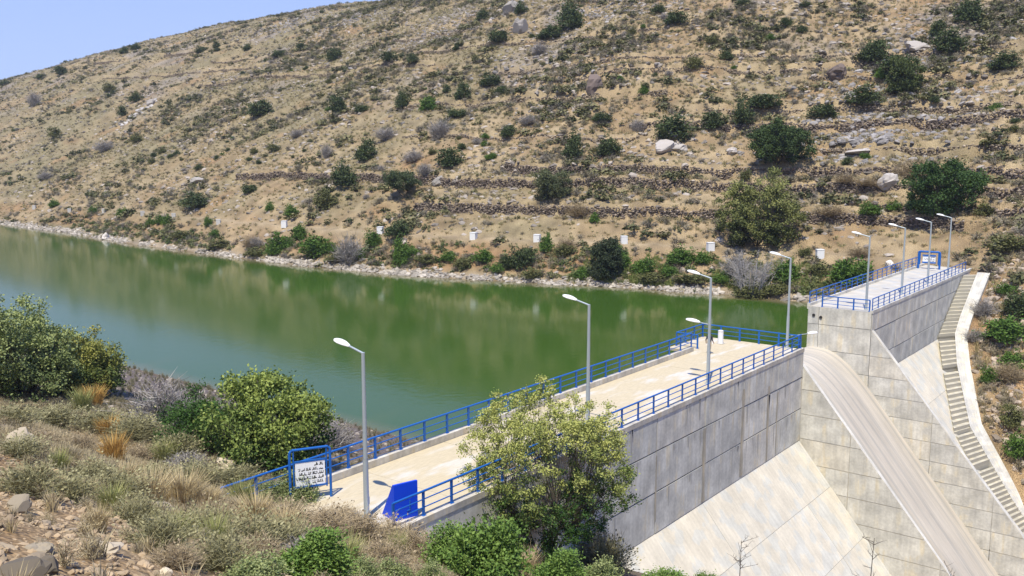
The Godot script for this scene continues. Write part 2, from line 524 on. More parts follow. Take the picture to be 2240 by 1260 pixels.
	for q in [[-0.35, 31.9], [-0.5, 31.2]]:
		var hole := MB.new()
		hole.tube(V(89.2, q[0], q[1]), V(89.4, q[0], q[1]), 0.15, 0.15, 10, true)
		put.call("drain_pipe", hole, mats.dark, right)
	# the flight of steps down the right side
	var fl: MeshInstance3D
	var sb := MB.new()
	var pl := [[125.4, 0.29, 26.2], [117.2, -4.24, 26.2], [114.4, -5.9, 26.2], [109.3, -8.4, 24.4], [99.9, -12.84, 20.8], [98.2, -15.63, 18.5], [97.8, -18.76, 15.9], [97.0, -22.5, 12.8]]
	var pr := [[126.6, 0.29, 25.0], [118.8, -4.24, 25.0], [116.4, -5.9, 24.9], [111.4, -8.4, 23.4], [102.6, -12.84, 19.9], [101.2, -15.63, 17.6], [100.2, -18.76, 15.2], [99.4, -22.5, 12.2]]
	var po := [[128.4, 0.1, 23.9], [119.9, -4.4, 23.9], [117.4, -6.1, 23.8], [113.2, -8.6, 22.4], [105.1, -13.0, 19.3], [103.3, -15.8, 17.0], [101.7, -18.9, 14.6], [100.6, -22.7, 11.6]]
	var curb := MB.new()
	for i in pl.size() - 1:
		var q := [pr[i], po[i], po[i + 1], pr[i + 1]]
		var top := []
		for k in q: top.append(V(k[0], k[1] + 0.30, k[2]))
		curb.face(top, Vector3.UP, [Vector2(0, i), Vector2(0.2, i), Vector2(0.2, i + 1), Vector2(0, i + 1)])
		for e in [[0, 3], [1, 2]]:
			curb.face([top[e[0]], top[e[1]], top[e[1]] - Vector3(0, 2.5, 0), top[e[0]] - Vector3(0, 2.5, 0)], Vector3(1 if e[0] == 1 else -1, 0, 0))
		sb.face([V(pl[i][0], pl[i][1] - 0.5, pl[i][2]), V(pr[i][0], pr[i][1] - 0.5, pr[i][2]), V(pr[i + 1][0], pr[i + 1][1] - 0.5, pr[i + 1][2]), V(pl[i + 1][0], pl[i + 1][1] - 0.5, pl[i + 1][2])], Vector3.UP)
	fl = put.call("staircase", sb, mats.core)
	tag(fl, "long flight of concrete steps down the right abutment")
	put.call("stair_kerb", curb, mats.pale)
	var y := 0.29
	var seg := 0
	while y > -22.0:
		while y < pl[seg + 1][1]: seg += 1
		var f: float = (pl[seg][1] - y) / (pl[seg][1] - pl[seg + 1][1])
		var g: float = minf(1.0, (pl[seg][1] - y + 0.43) / (pl[seg][1] - pl[seg + 1][1]))
		var la := Vector2(lerpf(pl[seg][0], pl[seg + 1][0], f), lerpf(pl[seg][2], pl[seg + 1][2], f))
		var lb := Vector2(lerpf(pl[seg][0], pl[seg + 1][0], g), lerpf(pl[seg][2], pl[seg + 1][2], g))
		var ra := Vector2(lerpf(pr[seg][0], pr[seg + 1][0], f), lerpf(pr[seg][2], pr[seg + 1][2], f))
		var rb := Vector2(lerpf(pr[seg][0], pr[seg + 1][0], g), lerpf(pr[seg][2], pr[seg + 1][2], g))
		var b := MB.new()
		b.face([V(la.x, y, la.y), V(ra.x, y, ra.y), V(rb.x, y, rb.y), V(lb.x, y, lb.y)], Vector3.UP, [la / 6, ra / 6, rb / 6, lb / 6])
		b.face([V(lb.x, y, lb.y), V(rb.x, y, rb.y), V(rb.x, y - 0.6, rb.y), V(lb.x, y - 0.6, lb.y)], V(-1, 0, -1))
		b.face([V(la.x, y, la.y), V(lb.x, y, lb.y), V(lb.x, y - 0.6, lb.y), V(la.x, y - 0.6, la.y)], V(-1, 0, 0))
		b.face([V(ra.x, y, ra.y), V(rb.x, y, rb.y), V(rb.x, y - 0.6, rb.y), V(ra.x, y - 0.6, ra.y)], V(1, 0, 0))
		mi("step", b, mats.steps, fl)
		y -= 0.36


# ---------------------------------------------------------------- railings, lamps, signs
func railing(label: String, path: Array, y: float, gap := 1.8) -> void:
	var o := thing("railing", label, "railing", V(path[0][0], y, path[0][1]))
	var base := o.position
	for level in [[1.08, 0.052, "top_rail"], [0.72, 0.028, "middle_rail"], [0.36, 0.028, "lower_rail"]]:
		var b := MB.new()
		for i in path.size() - 1:
			b.tube(V(path[i][0], y + level[0], path[i][1]) - base, V(path[i + 1][0], y + level[0], path[i + 1][1]) - base, level[1], level[1], 7, true)
		mi(level[2], b, mats.blue, o)
	var pm := MB.new()
	pm.box(Transform3D(Basis(), Vector3(0, 0.54, 0)), Vector3(0.13, 1.08, 0.06))
	pm.box(Transform3D(Basis(), Vector3(0, 0.01, 0)), Vector3(0.2, 0.025, 0.16))
	var m := pm.mesh()
	for i in path.size() - 1:
		var a := V(path[i][0], y, path[i][1]) - base
		var c := V(path[i + 1][0], y, path[i + 1][1]) - base
		var n := maxi(1, roundi(a.distance_to(c) / gap))
		for k in n + (1 if i == path.size() - 2 else 0):
			var p := mi("post", m, mats.blue, o)
			p.position = a.lerp(c, float(k) / n)
			p.rotation.y = atan2(-(c - a).z, (c - a).x)


func lamp_head_shape(b: MB, at: Transform3D, s := 1.0) -> void:
	# a flattened shell, wide in the middle and rounded at the tip; along +x
	var rings := [[0.0, 0.06, 0.06], [0.12, 0.11, 0.10], [0.35, 0.18, 0.14], [0.62, 0.20, 0.14], [0.84, 0.15, 0.10], [0.95, 0.06, 0.05], [0.97, 0.0, 0.0]]
	for i in rings.size() - 1:
		for k in 12:
			var f := []
			for e in [[i, k], [i, k + 1], [i + 1, k + 1], [i + 1, k]]:
				var r: Array = rings[e[0]]
				var a: float = TAU * e[1] / 12
				f.append(at * (Vector3(r[0], sin(a) * r[2] * (1.0 if sin(a) > 0 else 0.45), cos(a) * r[1]) * s))
			var am := TAU * (k + 0.5) / 12
			b.face(f, at.basis * Vector3(0, sin(am), cos(am)))


func lamp(label: String, u: float, w: float, y: float, h := 7.2, extra := "") -> void:
	var o := thing("street_lamp", label, "street lamp", V(u, y, w), 0, "street lamps along the dam crest")
	var b := MB.new()
	b.tube(Vector3.ZERO, Vector3(0, 2.6, 0), 0.125, 0.115, 10)
	b.tube(Vector3(0, 2.6, 0), Vector3(0, h, 0), 0.10, 0.075, 10, true)
	mi("pole", b, mats.steel, o)
	b = MB.new()
	b.box(Transform3D(Basis(), Vector3(0, 0.02, 0)), Vector3(0.36, 0.04, 0.36))
	for s in [-1, 1]:
		for t in [-1, 1]: b.tube(Vector3(s * 0.13, 0.03, t * 0.13), Vector3(s * 0.13, 0.12, t * 0.13), 0.018, 0.018, 5, true)
	mi("base_plate", b, mats.steel, o)
	var arm := MB.new()
	arm.tube(Vector3(0, h - 0.05, 0.05), Vector3(0, h + 0.17, -0.85), 0.05, 0.045, 8, true)
	mi("arm", arm, mats.steel, o)
	var head := MB.new()
	var hx := Vector3(0, 0.2, -1).normalized()
	var hz := hx.cross(Vector3.UP).normalized()
	lamp_head_shape(head, Transform3D(Basis(hx, hz.cross(hx), hz), Vector3(0, h + 0.15, -0.80)))
	mi("lamp_head", head, mats.white, o)
	b = MB.new()
	b.box(Transform3D(Basis(), Vector3(0, h + 0.20, -1.2)), Vector3(0.16, 0.03, 0.4))
	mi("lens", b, mats.glass, o)
	b = MB.new()
	b.box(Transform3D(Basis(), Vector3(0.10, 0.75, 0)), Vector3(0.06, 0.32, 0.13))
	mi("junction_box", b, mats.steel, o)
	if extra:
		var dir := Vector3(0, 0.10, -1) if extra == "water" else Vector3(0.9, 0.02, 0.45)
		var hh := 4.05 if extra == "water" else 0.95
		b = MB.new()
		var tip := Vector3(0, hh, 0) + dir.normalized() * (0.75 if extra == "water" else 2.1)
		b.tube(Vector3(0, hh, 0), tip, 0.03, 0.03, 7, true)
		mi("floodlight_arm", b, mats.steel, o)
		b = MB.new()
		var x := dir.normalized()
		var z := x.cross(Vector3.UP).normalized()
		lamp_head_shape(b, Transform3D(Basis(x, z.cross(x), z), tip - x * 0.05), 1.1)
		mi("floodlight_head", b, mats.white, o)


func script_line(b: MB, x1: float, x0: float, y: float, h: float, r: RandomNumberGenerator) -> void:
	# a line of joined Arabic writing, from right (x1) to left (x0): baseline joins, teeth, tall strokes, bowls and dots
	var x := x1
	var pen := h * 0.23
	while x > x0 + h * 0.5:
		var word := minf(r.randf_range(1.2, 2.8) * h, x - x0)
		var end := x - word
		b.tube(Vector3(x, y, 0), Vector3(end + h * 0.3, y, 0), pen * 0.6, pen * 0.6, 4)
		var k := x
		while k > end + h * 0.25:
			var what := r.randi() % 6
			if what == 0 or what == 1: b.tube(Vector3(k, y, 0), Vector3(k, y + h * 0.85, 0), pen * 0.5, pen * 0.5, 4)
			elif what == 2: b.tube(Vector3(k, y, 0), Vector3(k - h * 0.1, y + h * 0.35, 0), pen * 0.55, pen * 0.5, 4)
			elif what == 3:
				b.tube(Vector3(k, y, 0), Vector3(k - h * 0.18, y - h * 0.35, 0), pen * 0.5, pen * 0.4, 4)
			elif what == 4:
				for d in 2: b.tube(Vector3(k - d * pen * 1.3, y + h * 0.55, 0), Vector3(k - d * pen * 1.3, y + h * 0.55 + pen * 0.8, 0), pen * 0.5, pen * 0.5, 4)
			else: b.tube(Vector3(k, y - h * 0.3, 0), Vector3(k, y - h * 0.3 + pen * 0.8, 0), pen * 0.5, pen * 0.5, 4)
			k -= h * r.randf_range(0.22, 0.38)
		b.tube(Vector3(end + h * 0.3, y, 0), Vector3(end + h * 0.2, y - h * 0.25, 0), pen * 0.55, pen * 0.4, 4)
		x = end - h * 0.3


func sign_board(label: String, a: Vector3, b: Vector3, h: float, board: Rect2, lines: int, thick := 0.06) -> void:
	# two posts joined by a rounded top bar, with a written panel hung between them; a is the left post seen from the front
	var o := thing("notice_sign", label, "sign", a)
	var d := b - a
	o.rotation.y = atan2(-d.z, d.x)
	var l := d.length()
	for x in [0.0, l]:
		var p := MB.new()
		p.tube(Vector3(x, -0.3, 0), Vector3(x, h - 0.12, 0), thick, thick, 8)
		mi("post", p, mats.blue, o)
		for s in [-1.0]:
			var q := MB.new()
			var xx: float = x + (0.17 if x == 0.0 else -0.17)
			q.tube(Vector3(xx, 0.55, 0), Vector3(xx, h - 0.02, 0), thick * 0.6, thick * 0.6, 6)
			mi("inner_bar", q, mats.blue, o)
	var t := MB.new()
	t.tube(Vector3(0, h - 0.12, 0), Vector3(0.10, h, 0), thick, thick, 8)
	t.tube(Vector3(0.10, h, 0), Vector3(l - 0.10, h, 0), thick, thick, 8)
	t.tube(Vector3(l - 0.10, h, 0), Vector3(l, h - 0.12, 0), thick, thick, 8)
	mi("top_bar", t, mats.blue, o)
	t = MB.new()
	for y in [board.position.y - 0.03, board.end.y + 0.03]:
		t.box(Transform3D(Basis(), Vector3(board.get_center().x, y, 0)), Vector3(board.size.x + 0.1, thick * 1.4, thick))
	mi("panel_frame", t, mats.blue, o)
	t = MB.new()
	t.box(Transform3D(Basis(), Vector3(board.get_center().x, board.get_center().y, 0)), Vector3(board.size.x, board.size.y, 0.03))
	var pn := mi("panel", t, mats.panel_white, o)
	var r := RandomNumberGenerator.new()
	r.seed = 77
	var tx := MB.new()
	var lh := board.size.y / (lines + 0.6)
	for i in lines:
		var y := board.end.y - lh * (i + 0.95)
		var x1 := board.end.x - 0.08
		var x0 := board.position.x + 0.12
		if i == 0: x0 = board.end.x - board.size.x * 0.40
		if i == lines - 1: x1 = board.end.x - 0.1; x0 = board.end.x - board.size.x * 0.45
		script_line(tx, x1, x0, y, lh * 0.62, r)
	for k in tx.v.size():
		tx.v[k].z = tx.v[k].z * 0.2 + 0.018
	mi("writing", tx, mats.dark, pn)


# ---------------------------------------------------------------- person
func build_person() -> void:
	var o := thing("person", "person in dark top and khaki trousers standing behind the lamp post", "person", V(65.2, 0, 31.3), 0)
	# the figure walks along the crest, seen from behind; x forward
	var B := [
		# from, to, radius, radius, colour
		[Vector3(0, 0.98, 0), Vector3(0.02, 1.22, 0), 0.150, 0.155, 0], [Vector3(0.02, 1.22, -0.09), Vector3(0.02, 1.38, -0.10), 0.10, 0.09, 0], [Vector3(0.02, 1.22, 0.09), Vector3(0.02, 1.38, 0.10), 0.10, 0.09, 0],
		[Vector3(0.02, 1.38, -0.18), Vector3(0.02, 1.38, 0.18), 0.065, 0.065, 0], [Vector3(0.02, 1.42, 0), Vector3(0.05, 1.55, 0), 0.055, 0.052, 2], [Vector3(0.06, 1.62, 0), Vector3(0.07, 1.68, 0), 0.092, 0.090, 2], [Vector3(0.155, 1.61, 0), Vector3(0.165, 1.60, 0), 0.02, 0.018, 2],
		[Vector3(0.03, 1.67, 0), Vector3(0.05, 1.71, 0), 0.098, 0.09, 3],
		[Vector3(0.02, 1.36, -0.21), Vector3(-0.06, 1.10, -0.27), 0.052, 0.044, 0], [Vector3(-0.06, 1.10, -0.27), Vector3(0.02, 0.86, -0.28), 0.042, 0.032, 2], [Vector3(0.02, 0.86, -0.28), Vector3(0.05, 0.77, -0.28), 0.034, 0.02, 2],
		[Vector3(0.02, 1.36, 0.21), Vector3(-0.10, 1.12, 0.30), 0.052, 0.044, 0], [Vector3(-0.10, 1.12, 0.30), Vector3(0.06, 0.92, 0.33), 0.042, 0.032, 2], [Vector3(0.06, 0.92, 0.33), Vector3(0.10, 0.84, 0.33), 0.034, 0.02, 2],
		[Vector3(0, 0.94, -0.09), Vector3(0.08, 0.50, -0.10), 0.088, 0.060, 1], [Vector3(0.08, 0.50, -0.10), Vector3(0.02, 0.10, -0.10), 0.060, 0.045, 1],
		[Vector3(0, 0.94, 0.09), Vector3(-0.03, 0.50, 0.10), 0.088, 0.060, 1], [Vector3(-0.03, 0.50, 0.10), Vector3(-0.16, 0.11, 0.10), 0.060, 0.045, 1],
		[Vector3(0.0, 0.05, -0.10), Vector3(0.16, 0.035, -0.11), 0.045, 0.035, 3], [Vector3(-0.18, 0.05, 0.10), Vector3(-0.03, 0.035, 0.11), 0.045, 0.035, 3]]
	var tint := [Color(0.03, 0.035, 0.05), Color(0.42, 0.34, 0.22), Color(0.28, 0.16, 0.10), Color(0.015, 0.013, 0.012)]
	var cell := 0.022
	var lo := Vector3(-0.36, -0.02, -0.44)
	var nx := 34
	var ny := 84
	var nz := 41
	var val := PackedFloat32Array()
	val.resize(nx * ny * nz)
	val.fill(1.0)
	for bone in B:
		var a: Vector3 = bone[0]
		var c: Vector3 = bone[1]
		var reach := maxf(bone[2], bone[3]) + 0.08
		var q0 := ((a.min(c) - Vector3.ONE * reach - lo) / cell).floor()
		var q1 := ((a.max(c) + Vector3.ONE * reach - lo) / cell).ceil()
		for i in range(maxi(0, int(q0.x)), mini(nx, int(q1.x) + 1)):
			for j in range(maxi(0, int(q0.y)), mini(ny, int(q1.y) + 1)):
				for k in range(maxi(0, int(q0.z)), mini(nz, int(q1.z) + 1)):
					var p := lo + Vector3(i, j, k) * cell
					var t := clampf((p - a).dot(c - a) / maxf((c - a).length_squared(), 1e-6), 0, 1)
					var d := p.distance_to(a.lerp(c, t)) - lerpf(bone[2], bone[3], t)
					var at := (i * ny + j) * nz + k
					var e := val[at]
					var h := maxf(0.03 - absf(e - d), 0) / 0.03
					val[at] = minf(e, d) - h * h * 0.03 * 0.25
	var cellv := {}
	var pts := PackedVector3Array()
	for i in nx - 1:
		for j in ny - 1:
			for k in nz - 1:
				var sum := Vector3.ZERO
				var cnt := 0
				var cs := []
				for m in 8:
					cs.append(val[((i + (m & 1)) * ny + j + ((m >> 1) & 1)) * nz + k + (m >> 2)])
				for e in [[0, 1], [2, 3], [4, 5], [6, 7], [0, 2], [1, 3], [4, 6], [5, 7], [0, 4], [1, 5], [2, 6], [3, 7]]:
					if (cs[e[0]] < 0) != (cs[e[1]] < 0):
						var f: float = cs[e[0]] / (cs[e[0]] - cs[e[1]])
						var p0 := Vector3(e[0] & 1, (e[0] >> 1) & 1, e[0] >> 2)
						var p1 := Vector3(e[1] & 1, (e[1] >> 1) & 1, e[1] >> 2)
						sum += p0.lerp(p1, f)
						cnt += 1
				if cnt:
					cellv[(i * ny + j) * nz + k] = pts.size()
					pts.append(lo + (Vector3(i, j, k) + sum / cnt) * cell)
	var mb := MB.new()
	for i in range(1, nx - 1):
		for j in range(1, ny - 1):
			for k in range(1, nz - 1):
				var here := val[(i * ny + j) * nz + k]
				for ax in 3:
					var st := [1, 0, 0] if ax == 0 else [0, 1, 0] if ax == 1 else [0, 0, 1]
					var there := val[((i + st[0]) * ny + j + st[1]) * nz + k + st[2]]
					if (here < 0) == (there < 0): continue
					var o1 := [0, 1, 0] if ax == 0 else [0, 0, 1] if ax == 1 else [1, 0, 0]
					var o2 := [0, 0, 1] if ax == 0 else [1, 0, 0] if ax == 1 else [0, 1, 0]
					var q := []
					for e in [[1, 1], [0, 1], [0, 0], [1, 0]]:
						var key: int = ((i - o1[0] * e[0] - o2[0] * e[1]) * ny + j - o1[1] * e[0] - o2[1] * e[1]) * nz + k - o1[2] * e[0] - o2[2] * e[1]
						if cellv.has(key): q.append(pts[cellv[key]])
					if q.size() < 4: continue
					var mid: Vector3 = (q[0] + q[2]) / 2
					var best := 9.0
					for bone in B:
						var t := clampf((mid - bone[0]).dot(bone[1] - bone[0]) / maxf((bone[1] - bone[0]).length_squared(), 1e-6), 0, 1)
						var d := mid.distance_to((bone[0] as Vector3).lerp(bone[1], t)) - lerpf(bone[2], bone[3], t)
						if d < best:
							best = d
							mb.col = tint[bone[4]]
					mb.face(q, Vector3(st[0], st[1], st[2]) * (1.0 if here < 0 else -1.0))
	mi("body", mb, mats.body, o)


# ---------------------------------------------------------------- plants and stones
func rock_mesh(s: int, flat := 0.7) -> ArrayMesh:
	var r := RandomNumberGenerator.new()
	r.seed = s
	var base := SphereMesh.new()
	base.radius = 0.5
	base.height = 1.0
	base.radial_segments = 8 if flat < 1.0 else 16
	base.rings = 4 if flat < 1.0 else 9
	var a := base.get_mesh_arrays()
	var f := FastNoiseLite.new()
	f.seed = s
	f.frequency = 0.9
	var vv: PackedVector3Array = a[Mesh.ARRAY_VERTEX]
	var cut := []
	for k in 5: cut.append([Vector3(r.randfn(), r.randfn() + 0.3, r.randfn()).normalized(), r.randf_range(0.30, 0.42)])
	for i in vv.size():
		var p := vv[i] * (1.0 + f.get_noise_3dv(vv[i] * 2.0) * 0.6)
		for c in cut:
			var d: float = p.dot(c[0]) - c[1]
			if d > 0: p -= c[0] * d
		vv[i] = p * Vector3(1, flat, r.randf_range(0.98, 1.02))
	var b := MB.new()
	var id: PackedInt32Array = a[Mesh.ARRAY_INDEX]
	for i in range(0, id.size(), 3):
		var q := [vv[id[i]], vv[id[i + 1]], vv[id[i + 2]]]
		if (q[1] - q[0]).cross(q[2] - q[0]).length() < 1e-6: continue
		b.face(q, q[0] + q[1] + q[2])
	return b.mesh()


func leaf(b: MB, p: Vector3, dir: Vector3, size: float, r: RandomNumberGenerator) -> void:
	var side := dir.cross(Vector3(r.randfn(), r.randfn(), r.randfn())).normalized() * size * 0.32
	b.quad(p - dir * size * 0.5, p + side, p + dir * size * 0.5, p - side)


func bush_mesh(s: int, clumps: int, leaves: int, size: float, ca: Color, cb: Color, lift := 0.0) -> ArrayMesh:
	# fits a unit cube that stands on the ground: clumps of small leaves on an uneven dome
	var r := RandomNumberGenerator.new()
	r.seed = s
	var b := MB.new()
	var lobes := []
	for i in 5: lobes.append(Vector3(r.randfn(), absf(r.randfn()) * 0.8, r.randfn()).normalized())
	for i in clumps:
		var d := Vector3(r.randfn(), absf(r.randfn()) * 0.9 + 0.05, r.randfn()).normalized()
		var big := 0.60
		for l in lobes: big = maxf(big, 0.60 + 0.44 * smoothstep(0.55, 1.0, d.dot(l)))
		var rad := sqrt(r.randf_range(0.18, 1.0)) * big
		var c := Vector3(d.x * 0.40 * rad, lift + 0.08 + (0.80 - lift) * d.y * rad, d.z * 0.40 * rad)
		var cr := r.randf_range(0.07, 0.13)
		var tone := r.randf()
		for k in leaves:
			var o := Vector3(r.randfn(), r.randfn() * 0.8, r.randfn()) * cr * 0.62
			b.col = ca.lerp(cb, clampf(tone * 0.7 + r.randf() * 0.4, 0, 1))
			leaf(b, c + o, (o.normalized() + Vector3(r.randfn(), r.randfn() + 0.4, r.randfn()) * 0.6).normalized(), size * r.randf_range(0.7, 1.4), r)
	return b.mesh()


func twig_mesh(s: int, n: int, thin: float, ca: Color, cb: Color, spread := 1.0, leafy := 0.0) -> ArrayMesh:
	# a dry bush: many fine stems that fan out and fork
	var r := RandomNumberGenerator.new()
	r.seed = s
	var b := MB.new()
	for i in n:
		var d := Vector3(r.randfn() * spread, absf(r.randfn()) + 0.55, r.randfn() * spread).normalized()
		var p := Vector3(r.randfn() * 0.06, 0, r.randfn() * 0.06)
		b.col = ca.lerp(cb, r.randf())
		var len := r.randf_range(0.35, 0.62)
		var q := p + d * len * Vector3(0.75, 1.15, 0.75)
		var side := d.cross(Vector3(r.randfn(), 0.2, r.randfn())).normalized() * thin
		b.tri(p - side, p + side, q)
		for k in 4:
			var f := r.randf_range(0.35, 1.0)
			var st := p.lerp(q, f)
			var e := st + (d + Vector3(r.randfn(), r.randfn() * 0.6 + 0.2, r.randfn()) * 0.8).normalized() * r.randf_range(0.10, 0.26)
			var sd := (e - st).cross(Vector3(r.randfn(), r.randfn(), r.randfn())).normalized() * thin * 0.7
			b.tri(st - sd, st + sd, e)
			if r.randf() < leafy:
				leaf(b, e, d, 0.05, r)
	return b.mesh()


func grass_mesh(s: int, n: int, thin: float, ca: Color, cb: Color) -> ArrayMesh:
	var r := RandomNumberGenerator.new()
	r.seed = s
	var b := MB.new()
	for i in n:
		var a := r.randf() * TAU
		var d := Vector3(cos(a), 0, sin(a))
		var p := d * r.randf() * 0.22
		var lean := r.randf_range(0.05, 0.32)
		var h := r.randf_range(0.5, 1.0)
		b.col = ca.lerp(cb, r.randf())
		var m := p + Vector3(0, h * 0.6, 0) + d * lean * 0.4
		var e := p + Vector3(0, h, 0) + d * lean * 1.3
		var side := d.cross(Vector3.UP).rotated(Vector3.UP, r.randfn()) * thin
		b.quad(p - side, m - side * 0.8, m + side * 0.8, p + side)
		b.tri(m - side * 0.8, e, m + side * 0.8)
	return b.mesh()


func tree(called: String, label: String, category: String, base: Vector3, h: float, wide: float, s: int, look: Dictionary) -> Node3D:
	# stems that fork from the ground, limbs that reach each clump, clumps of small leaves in loose flat layers
	var r := RandomNumberGenerator.new()
	r.seed = s
	var o := thing(called, label, category, base)
	var wood := MB.new()
	var crown := MB.new()
	var limbs := []
	for i in look.stems:
		var a: float = TAU * (i + r.randf() * 0.6) / look.stems
		var p := Vector3(cos(a), 0, sin(a)) * 0.05 * wide * 0.3
		var q := p + Vector3(cos(a) * wide * 0.10, h * look.fork, sin(a) * wide * 0.10)
		var t := q + Vector3(cos(a) * wide * 0.14, h * 0.30, sin(a) * wide * 0.14)
		wood.tube(p - Vector3(0, 0.3, 0), q, look.trunk, look.trunk * 0.7, 7)
		wood.tube(q, t, look.trunk * 0.7, look.trunk * 0.35, 6)
		limbs.append([q, t])
	for i in look.clumps:
		var f: float = look.low + (1.0 - look.low) * pow(r.randf(), 0.8)
		var prof: float = look.profile.call(f)
		var a := r.randf() * TAU
		var rad := sqrt(r.randf_range(0.08, 1.0)) * prof * wide * 0.5
		var c := Vector3(cos(a) * rad, f * h * r.randf_range(0.94, 1.03), sin(a) * rad)
		c *= Vector3(1, 1, 1) * (0.95 + look.get("lobe", 0.55) * nb.get_noise_2d(cos(a) * 30 + s * 17.0, sin(a) * 30 + f * 45.0))
		var best: Array = limbs[0]
		for l in limbs:
			if (l[1] as Vector3).distance_to(c) < (best[1] as Vector3).distance_to(c): best = l
		var from: Vector3 = (best[0] as Vector3).lerp(best[1], clampf((f - look.fork) * 1.3 - rad / h * 0.25, 0, 1))
		if c.y < from.y: from = best[0]
		var mid := from.lerp(c, 0.55) - Vector3(0, 0.06 * h * r.randf(), 0) + Vector3(r.randfn(), 0, r.randfn()) * 0.02 * wide
		wood.tube(from, mid, look.trunk * 0.22, look.trunk * 0.14, 4)
		wood.tube(mid, c, look.trunk * 0.14, 0.008, 3)
		var out := (c * Vector3(1, 0, 1)).normalized()
		var tone := r.randf()
		var cr: float = look.clump * r.randf_range(0.7, 1.3)
		for k in look.twigs:
			var d := (out * 0.5 + Vector3(r.randfn(), r.randfn() * look.flat + 0.12, r.randfn())).normalized()
			var e := c + d * cr * r.randf_range(0.5, 1.1)
			var sd := d.cross(Vector3.UP).normalized() * 0.008
			wood.tri(c - sd, c + sd, e)
			for m in look.leaves:
				var p: Vector3 = c.lerp(e, r.randf_range(0.15, 1.05)) + Vector3(r.randfn(), r.randfn(), r.randfn()) * look.leaf * 0.9
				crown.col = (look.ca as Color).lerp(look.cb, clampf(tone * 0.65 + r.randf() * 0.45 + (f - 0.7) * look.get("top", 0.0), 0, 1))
				leaf(crown, p, (d + Vector3(r.randfn(), r.randfn(), r.randfn()) * 0.8).normalized(), look.leaf * r.randf_range(0.7, 1.3), r)
	mi("trunk", wood, mats.bark, o)
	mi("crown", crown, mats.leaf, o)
	return o


var protos := {}


func proto(kind: String, k: int) -> ArrayMesh:
	var key := kind + str(k)
	if not protos.has(key):
		var s := 100 + k * 7 + kind.hash() % 50
		match kind:
			"dark": protos[key] = bush_mesh(s, 100, 26, 0.058, Color(0.035, 0.058, 0.022), Color(0.095, 0.125, 0.048))
			"bright": protos[key] = bush_mesh(s, 100, 26, 0.058, Color(0.05, 0.11, 0.018), Color(0.125, 0.21, 0.04))
			"olive": protos[key] = bush_mesh(s, 90, 24, 0.058, Color(0.075, 0.085, 0.030), Color(0.17, 0.175, 0.065))
			"grey": protos[key] = twig_mesh(s, 360, 0.007, Color(0.20, 0.185, 0.17), Color(0.38, 0.36, 0.34), 1.0, 0.0)
			"brown": protos[key] = twig_mesh(s, 460, 0.006, Color(0.24, 0.185, 0.115), Color(0.41, 0.335, 0.21), 1.2, 0.1)
			"drygreen": protos[key] = twig_mesh(s, 520, 0.005, Color(0.18, 0.175, 0.09), Color(0.38, 0.355, 0.195), 1.1, 0.3)
			"straw": protos[key] = grass_mesh(s, 520, 0.0055, Color(0.38, 0.30, 0.16), Color(0.60, 0.50, 0.30))
			"orange": protos[key] = grass_mesh(s, 480, 0.007, Color(0.42, 0.25, 0.07), Color(0.62, 0.41, 0.14))
			"greengrass": protos[key] = grass_mesh(s, 420, 0.006, Color(0.16, 0.20, 0.06), Color(0.42, 0.41, 0.17))
			"leafy": protos[key] = bush_mesh(s, 300, 50, 0.036, Color(0.06, 0.13, 0.022), Color(0.20, 0.30, 0.07))
			"fern": protos[key] = bush_mesh(s, 240, 48, 0.034, Color(0.11, 0.15, 0.05), Color(0.33, 0.37, 0.16))
	return protos[key]


const WORDS := {"dark": ["dark green rounded shrub", "shrub"], "bright": ["bright green leafy shrub", "shrub"], "olive": ["olive green spreading shrub", "shrub"], "grey": ["leafless silver grey shrub", "shrub"], "brown": ["dry reddish brown bush", "shrub"], "drygreen": ["grey green dry twiggy bush", "bush"], "straw": ["clump of pale straw coloured grass", "grass"], "orange": ["tuft of orange dried grass", "grass"], "greengrass": ["tuft of yellowish green grass", "grass"], "leafy": ["leafy bright green bush", "bush"], "fern": ["pale green leafy plant", "plant"]}


func plant(x: float, y: float, wp: float, hp: float, kind: String, label := "") -> Node3D:
	var p := hit(x, y)
	var s := dist(p) / 2050.0
	var o := mi({"straw": "grass_tuft", "orange": "grass_tuft", "greengrass": "grass_tuft", "drygreen": "dry_bush", "leafy": "green_bush", "fern": "leafy_plant"}.get(kind, "shrub"), proto(kind, plants.size() % 5), mats.leaf if kind in ["dark", "bright", "olive", "leafy", "fern"] else mats.dry)
	o.position = p - Vector3(0, 0.06 * hp * s, 0)
	var k := 1.12 if kind in ["dark", "bright", "olive", "leafy", "fern"] else 1.25
	o.scale = Vector3(wp * s * k, hp * s * k, wp * s * k)
	o.rotation.y = rng.randf() * TAU
	tag(o, label, WORDS[kind][1])
	plants.append([o, kind, x, y])
	return o


const TENS := ["", "twenty-", "thirty-", "forty-", "fifty-"]
const ORDINAL := ["first", "second", "third", "fourth", "fifth", "sixth", "seventh", "eighth", "ninth", "tenth", "eleventh", "twelfth", "thirteenth", "fourteenth", "fifteenth", "sixteenth", "seventeenth", "eighteenth", "nineteenth", "twentieth"]


